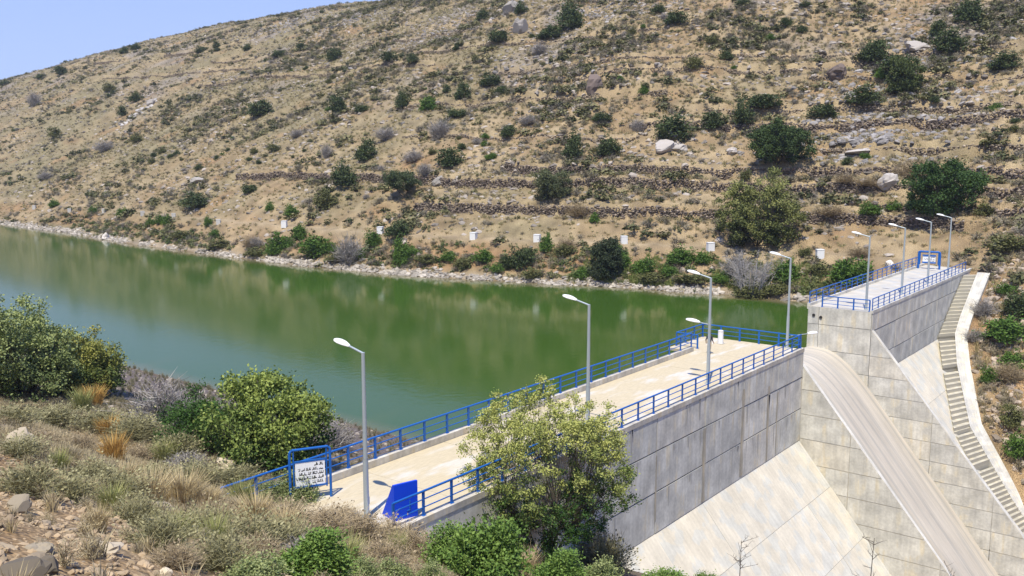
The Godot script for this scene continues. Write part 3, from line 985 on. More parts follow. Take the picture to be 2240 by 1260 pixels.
func label_plants() -> void:
	var zones := {}
	for q in plants:
		if q[0].has_meta("label"): continue
		var x: float = q[2]
		var y: float = q[3]
		var z: String
		var side := "left" if x < 560 else "middle left" if x < 1120 else "middle right" if x < 1680 else "right"
		var f := hit(x, y)
		if f.x < 60: z = "in the foreground scrub" if y > 1050 else "on the near bank"
		elif -f.z < 26 and y > 560: z = "right of the steps"
		elif y < 140: z = "near the ridge, %s" % side
		elif y < 300: z = "on the upper slope, %s" % side
		elif y < 470: z = "among the terraces, %s" % side
		else: z = "above the far shore, %s" % side
		var key: String = WORDS[q[1]][0] + "|" + z
		if not zones.has(key): zones[key] = []
		zones[key].append(q)
	for key in zones:
		var list: Array = zones[key]
		list.sort_custom(func(a, b): return a[2] < b[2])
		var words: PackedStringArray = key.split("|")
		for i in list.size():
			var lab := words[0] + " " + words[1]
			if list.size() > 1: lab = "%s, %s from left" % [lab, ORDINAL[i] if i < 20 else TENS[(i + 1) / 10 - 1] + ORDINAL[(i + 1) % 10 - 1 if (i + 1) % 10 else 9]]
			list[i][0].set_meta("label", lab)
			list[i][0].set_meta("group", words[0] + "s " + words[1])


func scatter(called: String, label: String, category: String, m: Mesh, mat: Material, spots: Array) -> void:
	# spots: [Transform3D, Color]
	var mm := MultiMesh.new()
	mm.transform_format = MultiMesh.TRANSFORM_3D
	mm.use_colors = true
	mm.mesh = m
	mm.instance_count = spots.size()
	for i in spots.size():
		mm.set_instance_transform(i, spots[i][0])
		mm.set_instance_color(i, spots[i][1])
	var o := MultiMeshInstance3D.new()
	o.name = called
	o.multimesh = mm
	o.material_override = mat
	add_child(o, true)
	tag(o, label, category, "", "stuff")


func spot(u: float, w: float, size: Vector3, sink := 0.2, tilt := 0.3) -> Transform3D:
	var b := Basis.from_euler(Vector3(rng.randfn() * tilt, rng.randf() * TAU, rng.randfn() * tilt)) * Basis.from_scale(size)
	return Transform3D(b, V(u, ground(u, w) - size.y * sink + size.y * 0.2, w))


func boulder(x: float, y: float, wp: float, hp: float, c: Color, label: String, s := 0) -> void:
	var p := hit(x, y)
	var k := dist(p) / 2050.0
	var o := mi("boulder", rock_mesh(300 + s + int(x), 1.0), mats.stone)
	var mb := o.mesh as ArrayMesh
	var arr := mb.surface_get_arrays(0)
	var cc: PackedColorArray = arr[Mesh.ARRAY_COLOR]
	for i in cc.size(): cc[i] = c
	arr[Mesh.ARRAY_COLOR] = cc
	var nm := ArrayMesh.new()
	nm.add_surface_from_arrays(Mesh.PRIMITIVE_TRIANGLES, arr)
	o.mesh = nm
	o.set_surface_override_material(0, mats.stone)
	o.scale = Vector3(wp * k * 1.2, hp * k * 1.5, wp * k * 1.0)
	o.position = p + Vector3(0, hp * k * 0.3, 0)
	o.rotation = Vector3(rng.randfn() * 0.1, -cam.rotation.y * 0.0 + cam.rotation.y, rng.randfn() * 0.15)
	tag(o, label, "boulder")


# ---------------------------------------------------------------- the scene
func _ready() -> void:
	rng.seed = 7
	na.seed = 1; na.frequency = 0.01; na.fractal_octaves = 3
	nb.seed = 2; nb.frequency = 0.02; nb.fractal_octaves = 3
	nc.seed = 3; nc.frequency = 0.03; nc.fractal_octaves = 3
	cam = Camera3D.new()
	cam.name = "camera"
	cam.position = EYE
	cam.rotation_order = EULER_ORDER_YXZ
	cam.rotation = Vector3(deg_to_rad(-8.32565), deg_to_rad(-(90.0 - 37.764)), 0)
	cam.fov = rad_to_deg(2.0 * atan(630.0 / 2050.0))
	cam.far = 3000.0
	add_child(cam)
	var sky := ProceduralSkyMaterial.new()
	sky.sky_top_color = Color(0.36, 0.53, 0.88)
	sky.sky_horizon_color = Color(0.73, 0.815, 0.97)
	sky.sky_curve = 0.25
	sky.ground_bottom_color = Color(0.35, 0.30, 0.22)
	sky.ground_horizon_color = Color(0.62, 0.66, 0.72)
	var env := Environment.new()
	env.background_mode = Environment.BG_SKY
	env.sky = Sky.new()
	env.sky.sky_material = sky
	env.tonemap_mode = Environment.TONE_MAPPER_LINEAR
	env.tonemap_exposure = 1.19
	env.fog_enabled = true
	env.fog_density = 0.00013
	env.fog_light_color = Color(0.82, 0.86, 0.93)
	env.sdfgi_enabled = true
	env.ssao_enabled = true
	env.ssil_enabled = true
	var we := WorldEnvironment.new()
	we.name = "environment"
	we.environment = env
	add_child(we)
	var sun := DirectionalLight3D.new()
	sun.name = "sun"
	sun.light_energy = 1.6
	sun.light_color = Color(1.0, 0.965, 0.885)
	sun.light_angular_distance = 0.5
	sun.shadow_enabled = true
	add_child(sun)
	sun.look_at_from_position(Vector3.ZERO, V(0.44, -1.0, 0.17))
	make_materials()
	build_land()
	build_water()
	build_dam()
	build_furniture()
	build_hill()
	build_near_bank()
	label_plants()


func axis(parts: Array) -> PackedFloat32Array:
	var r := PackedFloat32Array()
	for p in parts:
		var x: float = p[0]
		while x < p[1] - p[2] * 0.5:
			r.append(x)
			x += p[2]
	r.append(parts[-1][1])
	return r


func build_land() -> void:
	var us := axis([[-1500, -300, 150], [-300, -40, 20], [-40, -6, 3], [-6, 30, 0.45], [30, 50, 0.8], [50, 86, 4], [86, 150, 0.8], [150, 230, 1.5], [230, 400, 3], [400, 700, 20], [700, 2500, 150]])
	var ws := axis([[-2500, -300, 180], [-300, -80, 20], [-80, -20, 4], [-20, 10, 1.2], [10, 60, 0.6], [60, 140, 1.0], [140, 320, 1.8], [320, 700, 4.0], [700, 1100, 25], [1100, 2600, 150]])
	var nu := us.size()
	var nw := ws.size()
	var hs := PackedFloat32Array()
	hs.resize(nu * nw)
	var v := PackedVector3Array(); v.resize(nu * nw)
	var n := PackedVector3Array(); n.resize(nu * nw)
	var c := PackedColorArray(); c.resize(nu * nw)
	var t := PackedVector2Array(); t.resize(nu * nw)
	for i in nu:
		for j in nw:
			hs[i * nw + j] = ground(us[i], ws[j])
	for i in nu:
		for j in nw:
			var k := i * nw + j
			v[k] = V(us[i], hs[k], ws[j])
			c[k] = ground_color(us[i], ws[j], hs[k])
			t[k] = Vector2(us[i], ws[j]) / 7.0
			var i0 := maxi(i - 1, 0); var i1 := mini(i + 1, nu - 1)
			var j0 := maxi(j - 1, 0); var j1 := mini(j + 1, nw - 1)
			var du := (hs[i1 * nw + j] - hs[i0 * nw + j]) / (us[i1] - us[i0])
			var dw := (hs[i * nw + j1] - hs[i * nw + j0]) / (ws[j1] - ws[j0])
			n[k] = Vector3(-du, 1, dw).normalized()
	var id := PackedInt32Array()
	for i in nu - 1:
		for j in nw - 1:
			var a := i * nw + j
			id.append(a); id.append(a + nw + 1); id.append(a + nw)
			id.append(a); id.append(a + 1); id.append(a + nw + 1)
	# clockwise seen from above
	var arr := []
	arr.resize(Mesh.ARRAY_MAX)
	arr[Mesh.ARRAY_VERTEX] = v
	arr[Mesh.ARRAY_NORMAL] = n
	arr[Mesh.ARRAY_COLOR] = c
	arr[Mesh.ARRAY_TEX_UV] = t
	for k in range(0, id.size(), 3):
		var e := (v[id[k + 1]] - v[id[k]]).cross(v[id[k + 2]] - v[id[k]])
		if k == 0 and e.y > 0:  # counter-clockwise: turn every triangle
			for q in range(0, id.size(), 3):
				var s := id[q + 1]
				id[q + 1] = id[q + 2]
				id[q + 2] = s
			break
		break
	arr[Mesh.ARRAY_INDEX] = id
	var m := ArrayMesh.new()
	m.add_surface_from_arrays(Mesh.PRIMITIVE_TRIANGLES, arr)
	tag(mi("ground", m, mats.land), "dry stony ground of the valley and its scrub covered hill", "", "", "structure")


func build_water() -> void:
	var us := axis([[30, 44, 1.0], [44, 100, 4], [100, 128, 0.8], [128, 210, 8]])
	var ws := axis([[32.6, 160, 1.6], [160, 340, 3], [340, 1400, 40]])
	var b := MB.new()
	var cols := []
	for i in us.size():
		var row := []
		for j in ws.size():
			var depth := WATER - ground(us[i], ws[j]) + nb.get_noise_2d(us[i] * 6, ws[j] * 6) * 0.5
			row.append(Color(0.16, 0.135, 0.07).lerp(Color(0.041, 0.088, 0.012), smoothstep(0.1, 1.5, depth) if us[i] > 60.0 else smoothstep(0.0, 0.4, depth)))
		cols.append(row)
	for i in us.size() - 1:
		for j in ws.size() - 1:
			if ws[j] < 33.0 and (us[i + 1] < 71.0 or us[i] > 90.0): continue
			var q := [V(us[i], WATER, ws[j]), V(us[i + 1], WATER, ws[j]), V(us[i + 1], WATER, ws[j + 1]), V(us[i], WATER, ws[j + 1])]
			var cc := [cols[i][j], cols[i + 1][j], cols[i + 1][j + 1], cols[i][j + 1]]
			for tr in [[0, 1, 2], [0, 2, 3]]:
				for k in [tr[0], tr[2], tr[1]]:
					b.v.append(q[k]); b.n.append(Vector3.UP); b.c.append(cc[k]); b.t.append(Vector2(q[k].x, q[k].z) / 14.0)
	tag(mi("water", b, mats.water), "still green water of the reservoir", "", "", "structure")


func build_furniture() -> void:
	railing("blue railing along the downstream edge of the left crest deck", [[26.0, 26.3], [71.0, 26.3]], 0.14)
	railing("blue railing on the upstream parapet of the left crest deck, beside the notice sign", [[22.4, 32.88], [65.3, 32.88]], 0.36)
	railing("blue railing around the platform corner at the spillway end of the left deck", [[66.5, 32.95], [66.5, 34.8], [71.15, 34.8], [71.15, 26.5]], 0.01)
	railing("blue railing along the downstream edge of the right crest deck", [[89.5, 26.45], [127.0, 26.45]], 0.66)
	railing("blue railing on the upstream parapet of the right crest deck", [[89.5, 32.45], [129.0, 32.45]], 0.78)
	railing("short blue railing across the spillway end of the right deck", [[89.5, 31.2], [89.5, 26.7]], 0.5)
	lamp("tall grey street lamp at the near end of the crest, beside the blue wedge", 26.4, 28.3, 0)
	lamp("grey street lamp partly hidden behind the foreground tree", 42.5, 27.6, 0)
	lamp("grey street lamp with a second low floodlight, in front of the person", 56.6, 27.2, 0, 7.2, "water")
	lamp("grey street lamp at the platform railing with a floodlight over the spillway", 71.0, 27.4, 0, 7.2, "spillway")
	lamp("grey street lamp at the spillway end of the right deck", 90.4, 27.3, 0.5, 7.0)
	lamp("second grey street lamp along the right deck, before the blue sign", 102.9, 27.5, 0.5, 7.0)
	lamp("third grey street lamp along the right deck, just right of the blue sign", 113.3, 27.5, 0.5, 7.0)
	lamp("farthest grey street lamp, at the hill end of the right deck", 122.6, 27.5, 0.5, 7.0)
	sign_board("blue framed notice sign with black Arabic writing beside the near railing", V(25.5, 0, 32.2), V(27.1, 0, 31.35), 2.39, Rect2(0.24, 0.68, 1.32, 1.12), 5)
	sign_board("small distant blue framed sign with white panel at the far end of the dam", V(127.0, 0.5, 32.1), V(127.3, 0.5, 29.6), 2.2, Rect2(0.5, 0.85, 1.5, 0.85), 3, 0.13)
	# the blue wedge
	var wedge := thing("barrier_block", "solid blue wedge shaped block beside the lamp at the start of the crest", "barrier", V(26.75, 0, 27.0), deg_to_rad(-16))
	var b := MB.new()
	var sec := [Vector3(0, -0.1, 0), Vector3(0, 1.6, 0), Vector3(0, 1.6, -0.12), Vector3(0, -0.1, -1.15)]
	var sh := Vector3(1.15, 0, 0)
	b.face(sec, Vector3.LEFT)
	b.face([sec[0] + sh, sec[1] + sh, sec[2] + sh, sec[3] + sh], Vector3.RIGHT)
	b.face([sec[0], sec[1], sec[1] + sh, sec[0] + sh], Vector3(0, 0, 1))
	b.face([sec[1], sec[2], sec[2] + sh, sec[1] + sh], Vector3.UP)
	b.face([sec[2], sec[3], sec[3] + sh, sec[2] + sh], Vector3(0, 1, -1))
	mi("block", b, mats.blue_solid, wedge)
	b = MB.new()
	b.tube(Vector3(0.75, 0.35, 0.03), Vector3(0.75, 0.8, 0.03), 0.025, 0.025, 6, true)
	b.tube(Vector3(0.75, 0.38, 0.03), Vector3(0.60, 0.38, 0.03), 0.025, 0.025, 6, true)
	mi("handle", b, mats.blue, wedge)
	# the white post on the platform
	var cab := thing("white_cabinet", "white upright control post on the platform beside the corner railing", "control post", V(69.3, 0.004, 32.3))
	b = MB.new()
	b.tube(Vector3.ZERO, Vector3(0, 1.05, 0), 0.22, 0.22, 14, true)
	mi("body", b, mats.white, cab)
	b = MB.new()
	b.tube(Vector3(0, 1.05, 0), Vector3(0, 1.12, 0), 0.24, 0.20, 14, true)
	mi("cap", b, mats.white, cab)
	b = MB.new()
	b.box(Transform3D(Basis(), Vector3(0, 0.03, 0)), Vector3(0.6, 0.06, 0.6))
	mi("base", b, mats.kerb, cab)
	build_person()


func build_hill() -> void:
	# dry stone terrace walls
	var wm := [rock_mesh(11, 0.8), rock_mesh(12, 0.7), rock_mesh(13, 0.75)]
	var names := ["lowest dry stone terrace wall above the white blocks", "long dark dry stone terrace wall in the middle of the far slope", "upper of the two long dark terrace walls below the big round shrub", "terrace wall below the scree on the right of the hill", "short terrace wall on the upper middle slope", "dark terrace wall high on the slope left of the gully trees", "faint terrace wall near the left ridge", "terrace wall on the upper left slope", "dark stone wall above the far end of the dam", "stone wall on the right below the scree", "broken stone wall right of the upper gully shrubs", "highest stone wall near the left ridge", "low pale ledge wall above the upper long terrace wall", "low ledge wall beside the gully on the upper right", "pale broken ledge wall on the upper middle slope", "pale ledge wall on the middle left of the upper slope", "pale ledge wall below the left ridge"]
	for k in WALL_T.size():
		var o := thing("terrace_wall", names[k], "stone wall", V(shore(WALL_W[k][0]) + WALL_T[k], 0, WALL_W[k][0]))
		var spots := []
		var w: float = WALL_W[k][0]
		while w < WALL_W[k][1]:
			var gap := na.get_noise_2d(w * 4.0, k * 50.0 + 20)
			var tall := (1.8 if k < 4 else 1.3 if k < 12 else 0.9) * (smoothstep(-0.85, -0.5, gap) if k < 4 else smoothstep(-0.6, -0.3, gap))
			var u := shore(w) + wall_line(k, w)
			var y := ground(u - 0.5, w) - 0.1
			var z := 0.0
			while z < tall:
				var s := rng.randf_range(0.24, 0.55)
				var tone := rng.randf_range(0.55, 1.25)
				var c := (Color(0.145, 0.115, 0.098).lerp(Color(0.33, 0.275, 0.215), pow(rng.randf(), 1.7)) if k < 4 or k == 8 else Color(0.20, 0.165, 0.13).lerp(Color(0.38, 0.315, 0.23), rng.randf())) * tone
				spots.append([Transform3D(Basis.from_euler(Vector3(rng.randfn() * 0.2, rng.randf() * TAU, rng.randfn() * 0.2)) * Basis.from_scale(Vector3(s * 1.3, s * 0.85, s)), V(u - 0.45 + z * 0.12 + rng.randfn() * 0.08, y + z + s * 0.3, w + rng.randfn() * 0.12)), c])
				z += s * 0.62
			w += 0.36
		for i in 3:
			var mine := []
			for q in range(i, spots.size(), 3): mine.append([Transform3D(spots[q][0].basis, spots[q][0].origin - o.position), spots[q][1]])
			var mm := MultiMesh.new()
			mm.transform_format = MultiMesh.TRANSFORM_3D
			mm.use_colors = true
			mm.mesh = wm[i]
			mm.instance_count = mine.size()
			for q in mine.size():
				mm.set_instance_transform(q, mine[q][0])
				mm.set_instance_color(q, mine[q][1])
			var inst := MultiMeshInstance3D.new()
			inst.name = "stones"
			inst.multimesh = mm
			inst.material_override = mats.stone
			o.add_child(inst, true)
			inst.set_meta("kind", "stuff")
	# white marker blocks along the track
	var cube := MB.new()
	cube.box(Transform3D(Basis(), Vector3(0, 0.55, 0)), Vector3(1.0, 1.3, 1.0))
	cube.box(Transform3D(Basis(), Vector3(0, 1.22, 0)), Vector3(1.06, 0.08, 1.06))
	var cm := cube.mesh()
	var block_words := ["leftmost, by the pale cut bank", "second from the left, on the orange bank", "third from the left along the track", "fourth from the left along the track", "fifth from the left along the track", "left of the bright green shoreline shrubs", "above the grey bush on the far shore", "alone on open dry grass in the middle", "behind the tall dark shoreline shrub", "half hidden by green shrubs", "beside the little clearing right of centre", "left of the big acacia", "rightmost, behind the dead grey tree"]
	var bx := [75, 152, 228, 312, 380, 478, 622, 832, 1036, 1175, 1365, 1554, 1793]
	var by := [457, 464, 465, 471, 476, 490, 496, 510, 523, 528, 532, 547, 563]
	for i in bx.size():
		var p := hit(bx[i], by[i])
		var o := mi("marker_block", cm, mats.white)
		o.position = p - Vector3(0, 0.1, 0)
		Vector3.ONE * (1.1 if bx[i] > 1000 else 0.95)
		o.rotation.y = rng.randf_range(-0.5, 0.5) + 0.7
		if bx[i] < 600:
			o.set_surface_override_material(0, mats.weathered)
			o.scale *= 0.85
		tag(o, "white concrete marker block, " + block_words[i], "marker block", "white marker blocks along the far shore track")
	# big trees
	var dome := func(f): return sqrt(maxf(0.0, 1.0 - pow((f - 0.45) / 0.62, 2)))
	var far_tree := {"stems": 5, "fork": 0.18, "trunk": 0.16, "clumps": 170, "low": 0.06, "profile": dome, "clump": 0.85, "twigs": 6, "leaves": 20, "flat": 0.6, "leaf": 0.30, "ca": Color(0.035, 0.06, 0.02), "cb": Color(0.12, 0.15, 0.05)}
	var put := func(x: float, y: float, wp: float, hp: float, s: int, label: String, extra: Dictionary, called := "tree"):
		var p := hit(x, y)
		var k := dist(p) / 2050.0
		var look := far_tree.duplicate()
		look.merge(extra, true)
		tree(called, label, "tree", p, hp * k, wp * k, s, look)
	put.call(1655, 535, 185, 118, 31, "large olive green acacia above the far shore behind the dead tree", {"ca": Color(0.05, 0.07, 0.022), "cb": Color(0.28, 0.29, 0.10), "clumps": 210, "top": 0.5}, "acacia_tree")
	put.call(2052, 470, 140, 108, 32, "large dark green tree above the far end of the dam", {"ca": Color(0.022, 0.055, 0.016), "cb": Color(0.07, 0.125, 0.035)})
	put.call(1700, 355, 130, 84, 33, "big round dark green tree alone on the terraced slope", {"ca": Color(0.025, 0.05, 0.018), "cb": Color(0.085, 0.13, 0.042), "clumps": 220})
	put.call(882, 428, 85, 46, 34, "flat topped acacia on the middle slope with a visible trunk", {"ca": Color(0.04, 0.065, 0.03), "cb": Color(0.12, 0.15, 0.07), "low": 0.5, "clumps": 85, "stems": 2, "leaf": 0.26, "profile": func(f): return 0.9 if f > 0.5 else 0.3}, "acacia_tree")
	put.call(1205, 436, 82, 54, 35, "grey green acacia on the lower terrace right of centre", {"ca": Color(0.05, 0.07, 0.035), "cb": Color(0.15, 0.165, 0.08), "clumps": 110, "leaf": 0.24}, "acacia_tree")
	put.call(1975, 205, 75, 70, 36, "dark tree in the gully on the upper right slope", {"clumps": 120})
	put.call(1322, 608, 72, 80, 37, "dark blackish green tree leaning over the far shoreline", {"ca": Color(0.02, 0.035, 0.018), "cb": Color(0.07, 0.09, 0.045), "clumps": 140, "leaf": 0.25})
	# the dead grey tree
	var dp := hit(1645, 642)
	var dk := dist(dp) / 2050.0
	var dead := thing("dead_tree", "bare silver grey dead tree standing at the far waterline", "tree", dp)
	var tw := MB.new()
	var r := RandomNumberGenerator.new()
	r.seed = 4
	for i in 26:
		var a := r.randf() * TAU
		var p := Vector3(cos(a), 0, sin(a)) * r.randf_range(0.1, 1.6)
		var d := (Vector3(cos(a), 0, sin(a)) * r.randf_range(0.15, 0.75) + Vector3.UP).normalized()
		var q := p + d * 105 * dk * r.randf_range(0.35, 1.0)
		tw.tube(p - Vector3(0, 0.5, 0), q, 0.09, 0.03, 4)
		for k in 14:
			var st := p.lerp(q, r.randf_range(0.3, 1.0))
			var e := st + (d + Vector3(r.randfn(), r.randfn() * 0.5, r.randfn())).normalized() * r.randf_range(0.5, 1.9)
			tw.tube(st, e, 0.03, 0.01, 3)
			for m in 4:
				var s2 := st.lerp(e, r.randf_range(0.3, 1.0))
				tw.tube(s2, s2 + Vector3(r.randfn(), r.randfn() + 0.3, r.randfn()).normalized() * 0.6, 0.014, 0.006, 3)
	mi("branches", tw, std(Color(0.36, 0.34, 0.33), 0.9), dead)
	# shrubs one can tell apart: x, foot y, width, height in the photograph
	var dark := [[870, 515, 70, 38], [1110, 587, 42, 40], [1142, 585, 62, 72], [1470, 302, 100, 64], [1560, 280, 62, 46], [1625, 270, 52, 62], [1668, 235, 84, 42], [1800, 258, 72, 46], [1890, 226, 84, 46], [1250, 346, 56, 68], [1330, 339, 62, 50], [1110, 299, 42, 36], [1315, 266, 52, 30], [800, 350, 56, 58], [985, 362, 74, 48], [755, 408, 62, 66], [740, 248, 50, 56], [790, 246, 36, 26], [880, 236, 36, 46], [1010, 216, 46, 44], [1070, 187, 54, 32], [1095, 208, 38, 28], [1002, 256, 52, 24], [1250, 62, 74, 70], [1200, 84, 74, 34], [1140, 30, 34, 30], [1055, 46, 34, 32], [1090, 92, 48, 40], [905, 136, 34, 24], [850, 132, 44, 26], [730, 132, 36, 38], [610, 126, 44, 22], [440, 116, 34, 22], [475, 106, 22, 20], [268, 254, 26, 28], [295, 222, 30, 26], [135, 163, 36, 26], [90, 172, 24, 16], [10, 187, 34, 14], [270, 117, 24, 18], [296, 109, 26, 18], [570, 254, 62, 48], [545, 422, 36, 30], [430, 452, 74, 40], [1475, 52, 64, 36], [1440, 28, 40, 24], [1910, 132, 74, 62], [1962, 165, 84, 70], [2075, 112, 84, 60], [2192, 152, 84, 44], [2120, 48, 66, 66], [2050, 80, 40, 50], [1720, 58, 34, 30], [1590, 130, 40, 26], [2235, 690, 90, 60], [1760, 15, 30, 16], [1625, 12, 40, 18], [660, 108, 30, 20], [540, 110, 24, 18], [1000, 110, 30, 22]]
	var bright := [[615, 546, 64, 48], [690, 558, 78, 62], [815, 537, 42, 46], [876, 580, 46, 78], [1060, 572, 52, 40], [1195, 549, 36, 52], [1358, 584, 56, 48], [1405, 596, 58, 46], [1490, 576, 74, 46], [1536, 576, 46, 38], [1722, 612, 70, 62], [1862, 618, 96, 76], [1905, 468, 52, 38], [1958, 460, 46, 28], [2130, 408, 64, 48], [1300, 486, 32, 28], [935, 242, 48, 46], [640, 472, 40, 34], [590, 462, 22, 28], [1410, 206, 28, 26], [1925, 172, 36, 30], [2195, 742, 110, 72], [2162, 834, 42, 48], [2225, 1000, 60, 70], [2210, 800, 70, 44], [365, 492, 26, 30], [470, 520, 28, 26], [2200, 640, 50, 30], [2000, 455, 40, 28], [600, 556, 44, 34], [722, 552, 40, 36], [655, 522, 40, 46], [790, 566, 40, 30], [980, 570, 40, 26], [1088, 594, 40, 26], [1272, 606, 50, 28], [1462, 602, 50, 30], [1582, 618, 50, 30], [900, 560, 36, 30], [1345, 560, 46, 40], [205, 466, 24, 20], [268, 474, 28, 28], [352, 488, 26, 26], [455, 494, 24, 26], [118, 452, 28, 22], [332, 492, 26, 20]]
	var olive := [[715, 452, 64, 46], [1520, 150, 48, 36], [1760, 560, 40, 24], [2200, 546, 96, 40], [2215, 930, 60, 56], [1640, 648, 90, 34], [1700, 642, 70, 30], [1560, 96, 40, 24], [300, 312, 36, 24], [120, 300, 40, 26], [240, 200, 34, 24], [600, 330, 36, 22], [1630, 392, 32, 28], [1230, 560, 60, 30], [2160, 470, 60, 30], [2110, 430, 50, 26], [1790, 600, 60, 34], [1010, 584, 60, 26], [1162, 608, 60, 24], [930, 576, 56, 24], [740, 570, 60, 26], [1430, 612, 90, 24], [1510, 616, 90, 24], [560, 560, 50, 22], [480, 540, 60, 20], [400, 520, 60, 20]]
	var grey := [[765, 575, 72, 82], [1155, 271, 48, 26], [965, 302, 66, 54], [845, 306, 50, 38], [905, 352, 54, 30], [930, 382, 36, 32], [100, 392, 34, 24], [75, 232, 34, 42], [650, 300, 40, 24], [1610, 602, 70, 64], [1180, 118, 44, 32], [230, 330, 50, 30], [715, 345, 30, 40], [1395, 290, 40, 40], [2150, 690, 60, 50], [2130, 745, 46, 34], [560, 540, 34, 30]]
	var brown := [[1265, 472, 66, 38], [2000, 390, 96, 56], [1900, 405, 60, 26], [1850, 400, 50, 30], [1820, 470, 70, 30], [1880, 560, 60, 30], [2205, 830, 70, 50], [550, 540, 44, 34], [1240, 545, 50, 34], [1700, 460, 60, 24]]
	for list in [[dark, "dark"], [bright, "bright"], [olive, "olive"], [grey, "grey"], [brown, "brown"]]:
		for q in list[0]: plant(q[0], q[1], q[2], q[3], list[1])
	var home := Vector2(60, 40)
	for i in 160:
		if i % 3 == 0: home = Vector2(8.0 + pow(rng.randf(), 1.2) * 430.0, 0)
		var w := home.x + rng.randfn() * 5.0
		if i % 3 == 0: home.y = 13.0 + rng.randf() * (62.0 + w * 0.28)
		var t := home.y + rng.randfn() * 3.0
		if t < 12.5: continue
		var wild := V(shore(w) + t, 0, w)
		wild.y = ground(wild.x, w)
		var on := cam.transform.affine_inverse() * wild
		var sx := 1120.0 - on.x / on.z * 2050.0
		var sy := 630.0 + on.y / on.z * 2050.0
		var size := rng.randf_range(1.2, 3.2)
		var kind: String = ["dark", "dark", "olive", "grey", "olive", "bright"][rng.randi() % 6]
		if sx < 0 or sx > 2240 or sy < 0: continue
		var o := mi("shrub", proto(kind, i % 5), mats.leaf if kind != "grey" else mats.dry)
		o.position = wild - Vector3(0, 0.1, 0)
		o.scale = Vector3(size, size * rng.randf_range(0.55, 0.85), size)
		o.rotation.y = rng.randf() * TAU
		tag(o, "", "shrub")
		plants.append([o, kind, sx, sy])
	# boulders
	for q in [[1455, 328, 50, 22, 0.42, "pale grey slab boulder under the shrub on the terraced slope"], [1488, 330, 26, 16, 0.44, "small pale boulder right of the slab boulder"], [1468, 300, 38, 12, 0.40, "flat grey rock on top of the slab boulders"], [1602, 335, 20, 14, 0.48, "white boulder left of the big round tree"], [1830, 165, 36, 26, 0.16, "dark brown block boulder on the upper right terrace"], [1298, 195, 30, 36, 0.17, "tall brown upright boulder on the upper middle slope"], [1118, 26, 34, 24, 0.30, "large pinkish boulder on the ridge left of the big ridge shrub"], [1138, 72, 32, 30, 0.28, "pinkish boulder below the ridge"], [1945, 408, 40, 26, 0.44, "rounded tan boulder left of the large dark tree"], [2124, 408, 30, 20, 0.44, "rounded tan boulder right of the large dark tree"], [232, 523, 16, 14, 0.62, "white boulder standing at the far waterline on the left"], [1944, 584, 16, 16, 0.72, "rounded white stone behind the right deck railing"], [2005, 108, 46, 18, 0.42, "grey rock in the upper right gully"], [1880, 335, 60, 12, 0.45, "flat pale rock ledge right of the big round tree"], [960, 400, 26, 12, 0.3, "low grey rock on the middle slope"], [430, 398, 26, 12, 0.36, "low pale rock on the left slope"], [330, 228, 16, 10, 0.36, "pale rock at the top of the rock band on the left slope"]]:
		boulder(q[0], q[1], q[2], q[3], Color(q[4], q[4] * (0.93 if q[4] > 0.2 else 0.8), q[4] * (0.86 if q[4] > 0.2 else 0.7)), q[5])
	# what nobody could count: stones, scrub and grass over the hill
	var bushlet := twig_mesh(55, 26, 0.03, Color(0.8, 0.8, 0.8), Color(1, 1, 1), 1.2, 0.4)
	var clump := bush_mesh(56, 9, 12, 0.20, Color(0.75, 0.75, 0.75), Color(1, 1, 1))
	var tuft := grass_mesh(57, 22, 0.035, Color(0.8, 0.8, 0.8), Color(1, 1, 1))
	var pools := [[], [], [], [], []]
	for zone in [[-12, 130, 46000, 130], [130, 300, 56000, 170], [300, 640, 52000, 230]]:
		for i in zone[2]:
			var w := rng.randf_range(zone[0], zone[1])
			var t: float = pow(rng.randf(), 0.8) * zone[3]
			if w < 27 and t < 7: continue
			var u: float = shore(w) + t
			
			if absf(t - 11) < 1.3 and rng.randf() < 0.85: continue
			var dens := nb.get_noise_2d(u * 1.5 + 40, w * 1.5) * 1.5 + nc.get_noise_2d(u * 4, w * 4) * 0.4
			var rocky := na.get_noise_2d(u * 2.4 - 300, w * 2.4) * 1.6 + 0.25 * smoothstep(60.0, 140.0, t)
			var pick := rng.randf()
			if pick < 0.34:
				if rocky < rng.randf_range(-0.5, 0.7): continue
				var s := pow(rng.randf(), 2.6) * 1.5 + 0.2
				var g := rng.randf_range(0.14, 0.42)
				pools[0].append([spot(u, w, Vector3(s * 1.3, s * 0.7, s), 0.35), Color(g, g * 0.89, g * 0.77)])
			elif pick < 0.56:
				if dens < rng.randf_range(-0.7, 0.7): continue
				var s := (pow(rng.randf(), 1.6) * 1.8 + 0.5) * (1.0 + clampf(dens, 0, 0.3))
				pools[1].append([spot(u, w, Vector3(s, s * 0.7, s), 0.2, 0.1), Color(0.33, 0.29, 0.19).lerp(Color(0.20, 0.19, 0.165), rng.randf()) * rng.randf_range(0.75, 1.2)])
			elif pick < 0.72:
				if dens < rng.randf_range(-0.3, 0.9): continue
				var s := (pow(rng.randf(), 2.0) * 2.3 + 0.5) * (1.0 + clampf(dens, 0, 0.35))
				pools[2].append([spot(u, w, Vector3(s, s * 0.7, s), 0.2, 0.1), Color(0.075, 0.09, 0.038).lerp(Color(0.25, 0.235, 0.115), rng.randf())])
			else:
				var s := rng.randf_range(0.5, 1.1)
				pools[3].append([spot(u, w, Vector3(s * 1.3, s * 0.6, s * 1.3), 0.2, 0.1), Color(0.47, 0.385, 0.22).lerp(Color(0.36, 0.335, 0.17), rng.randf())])
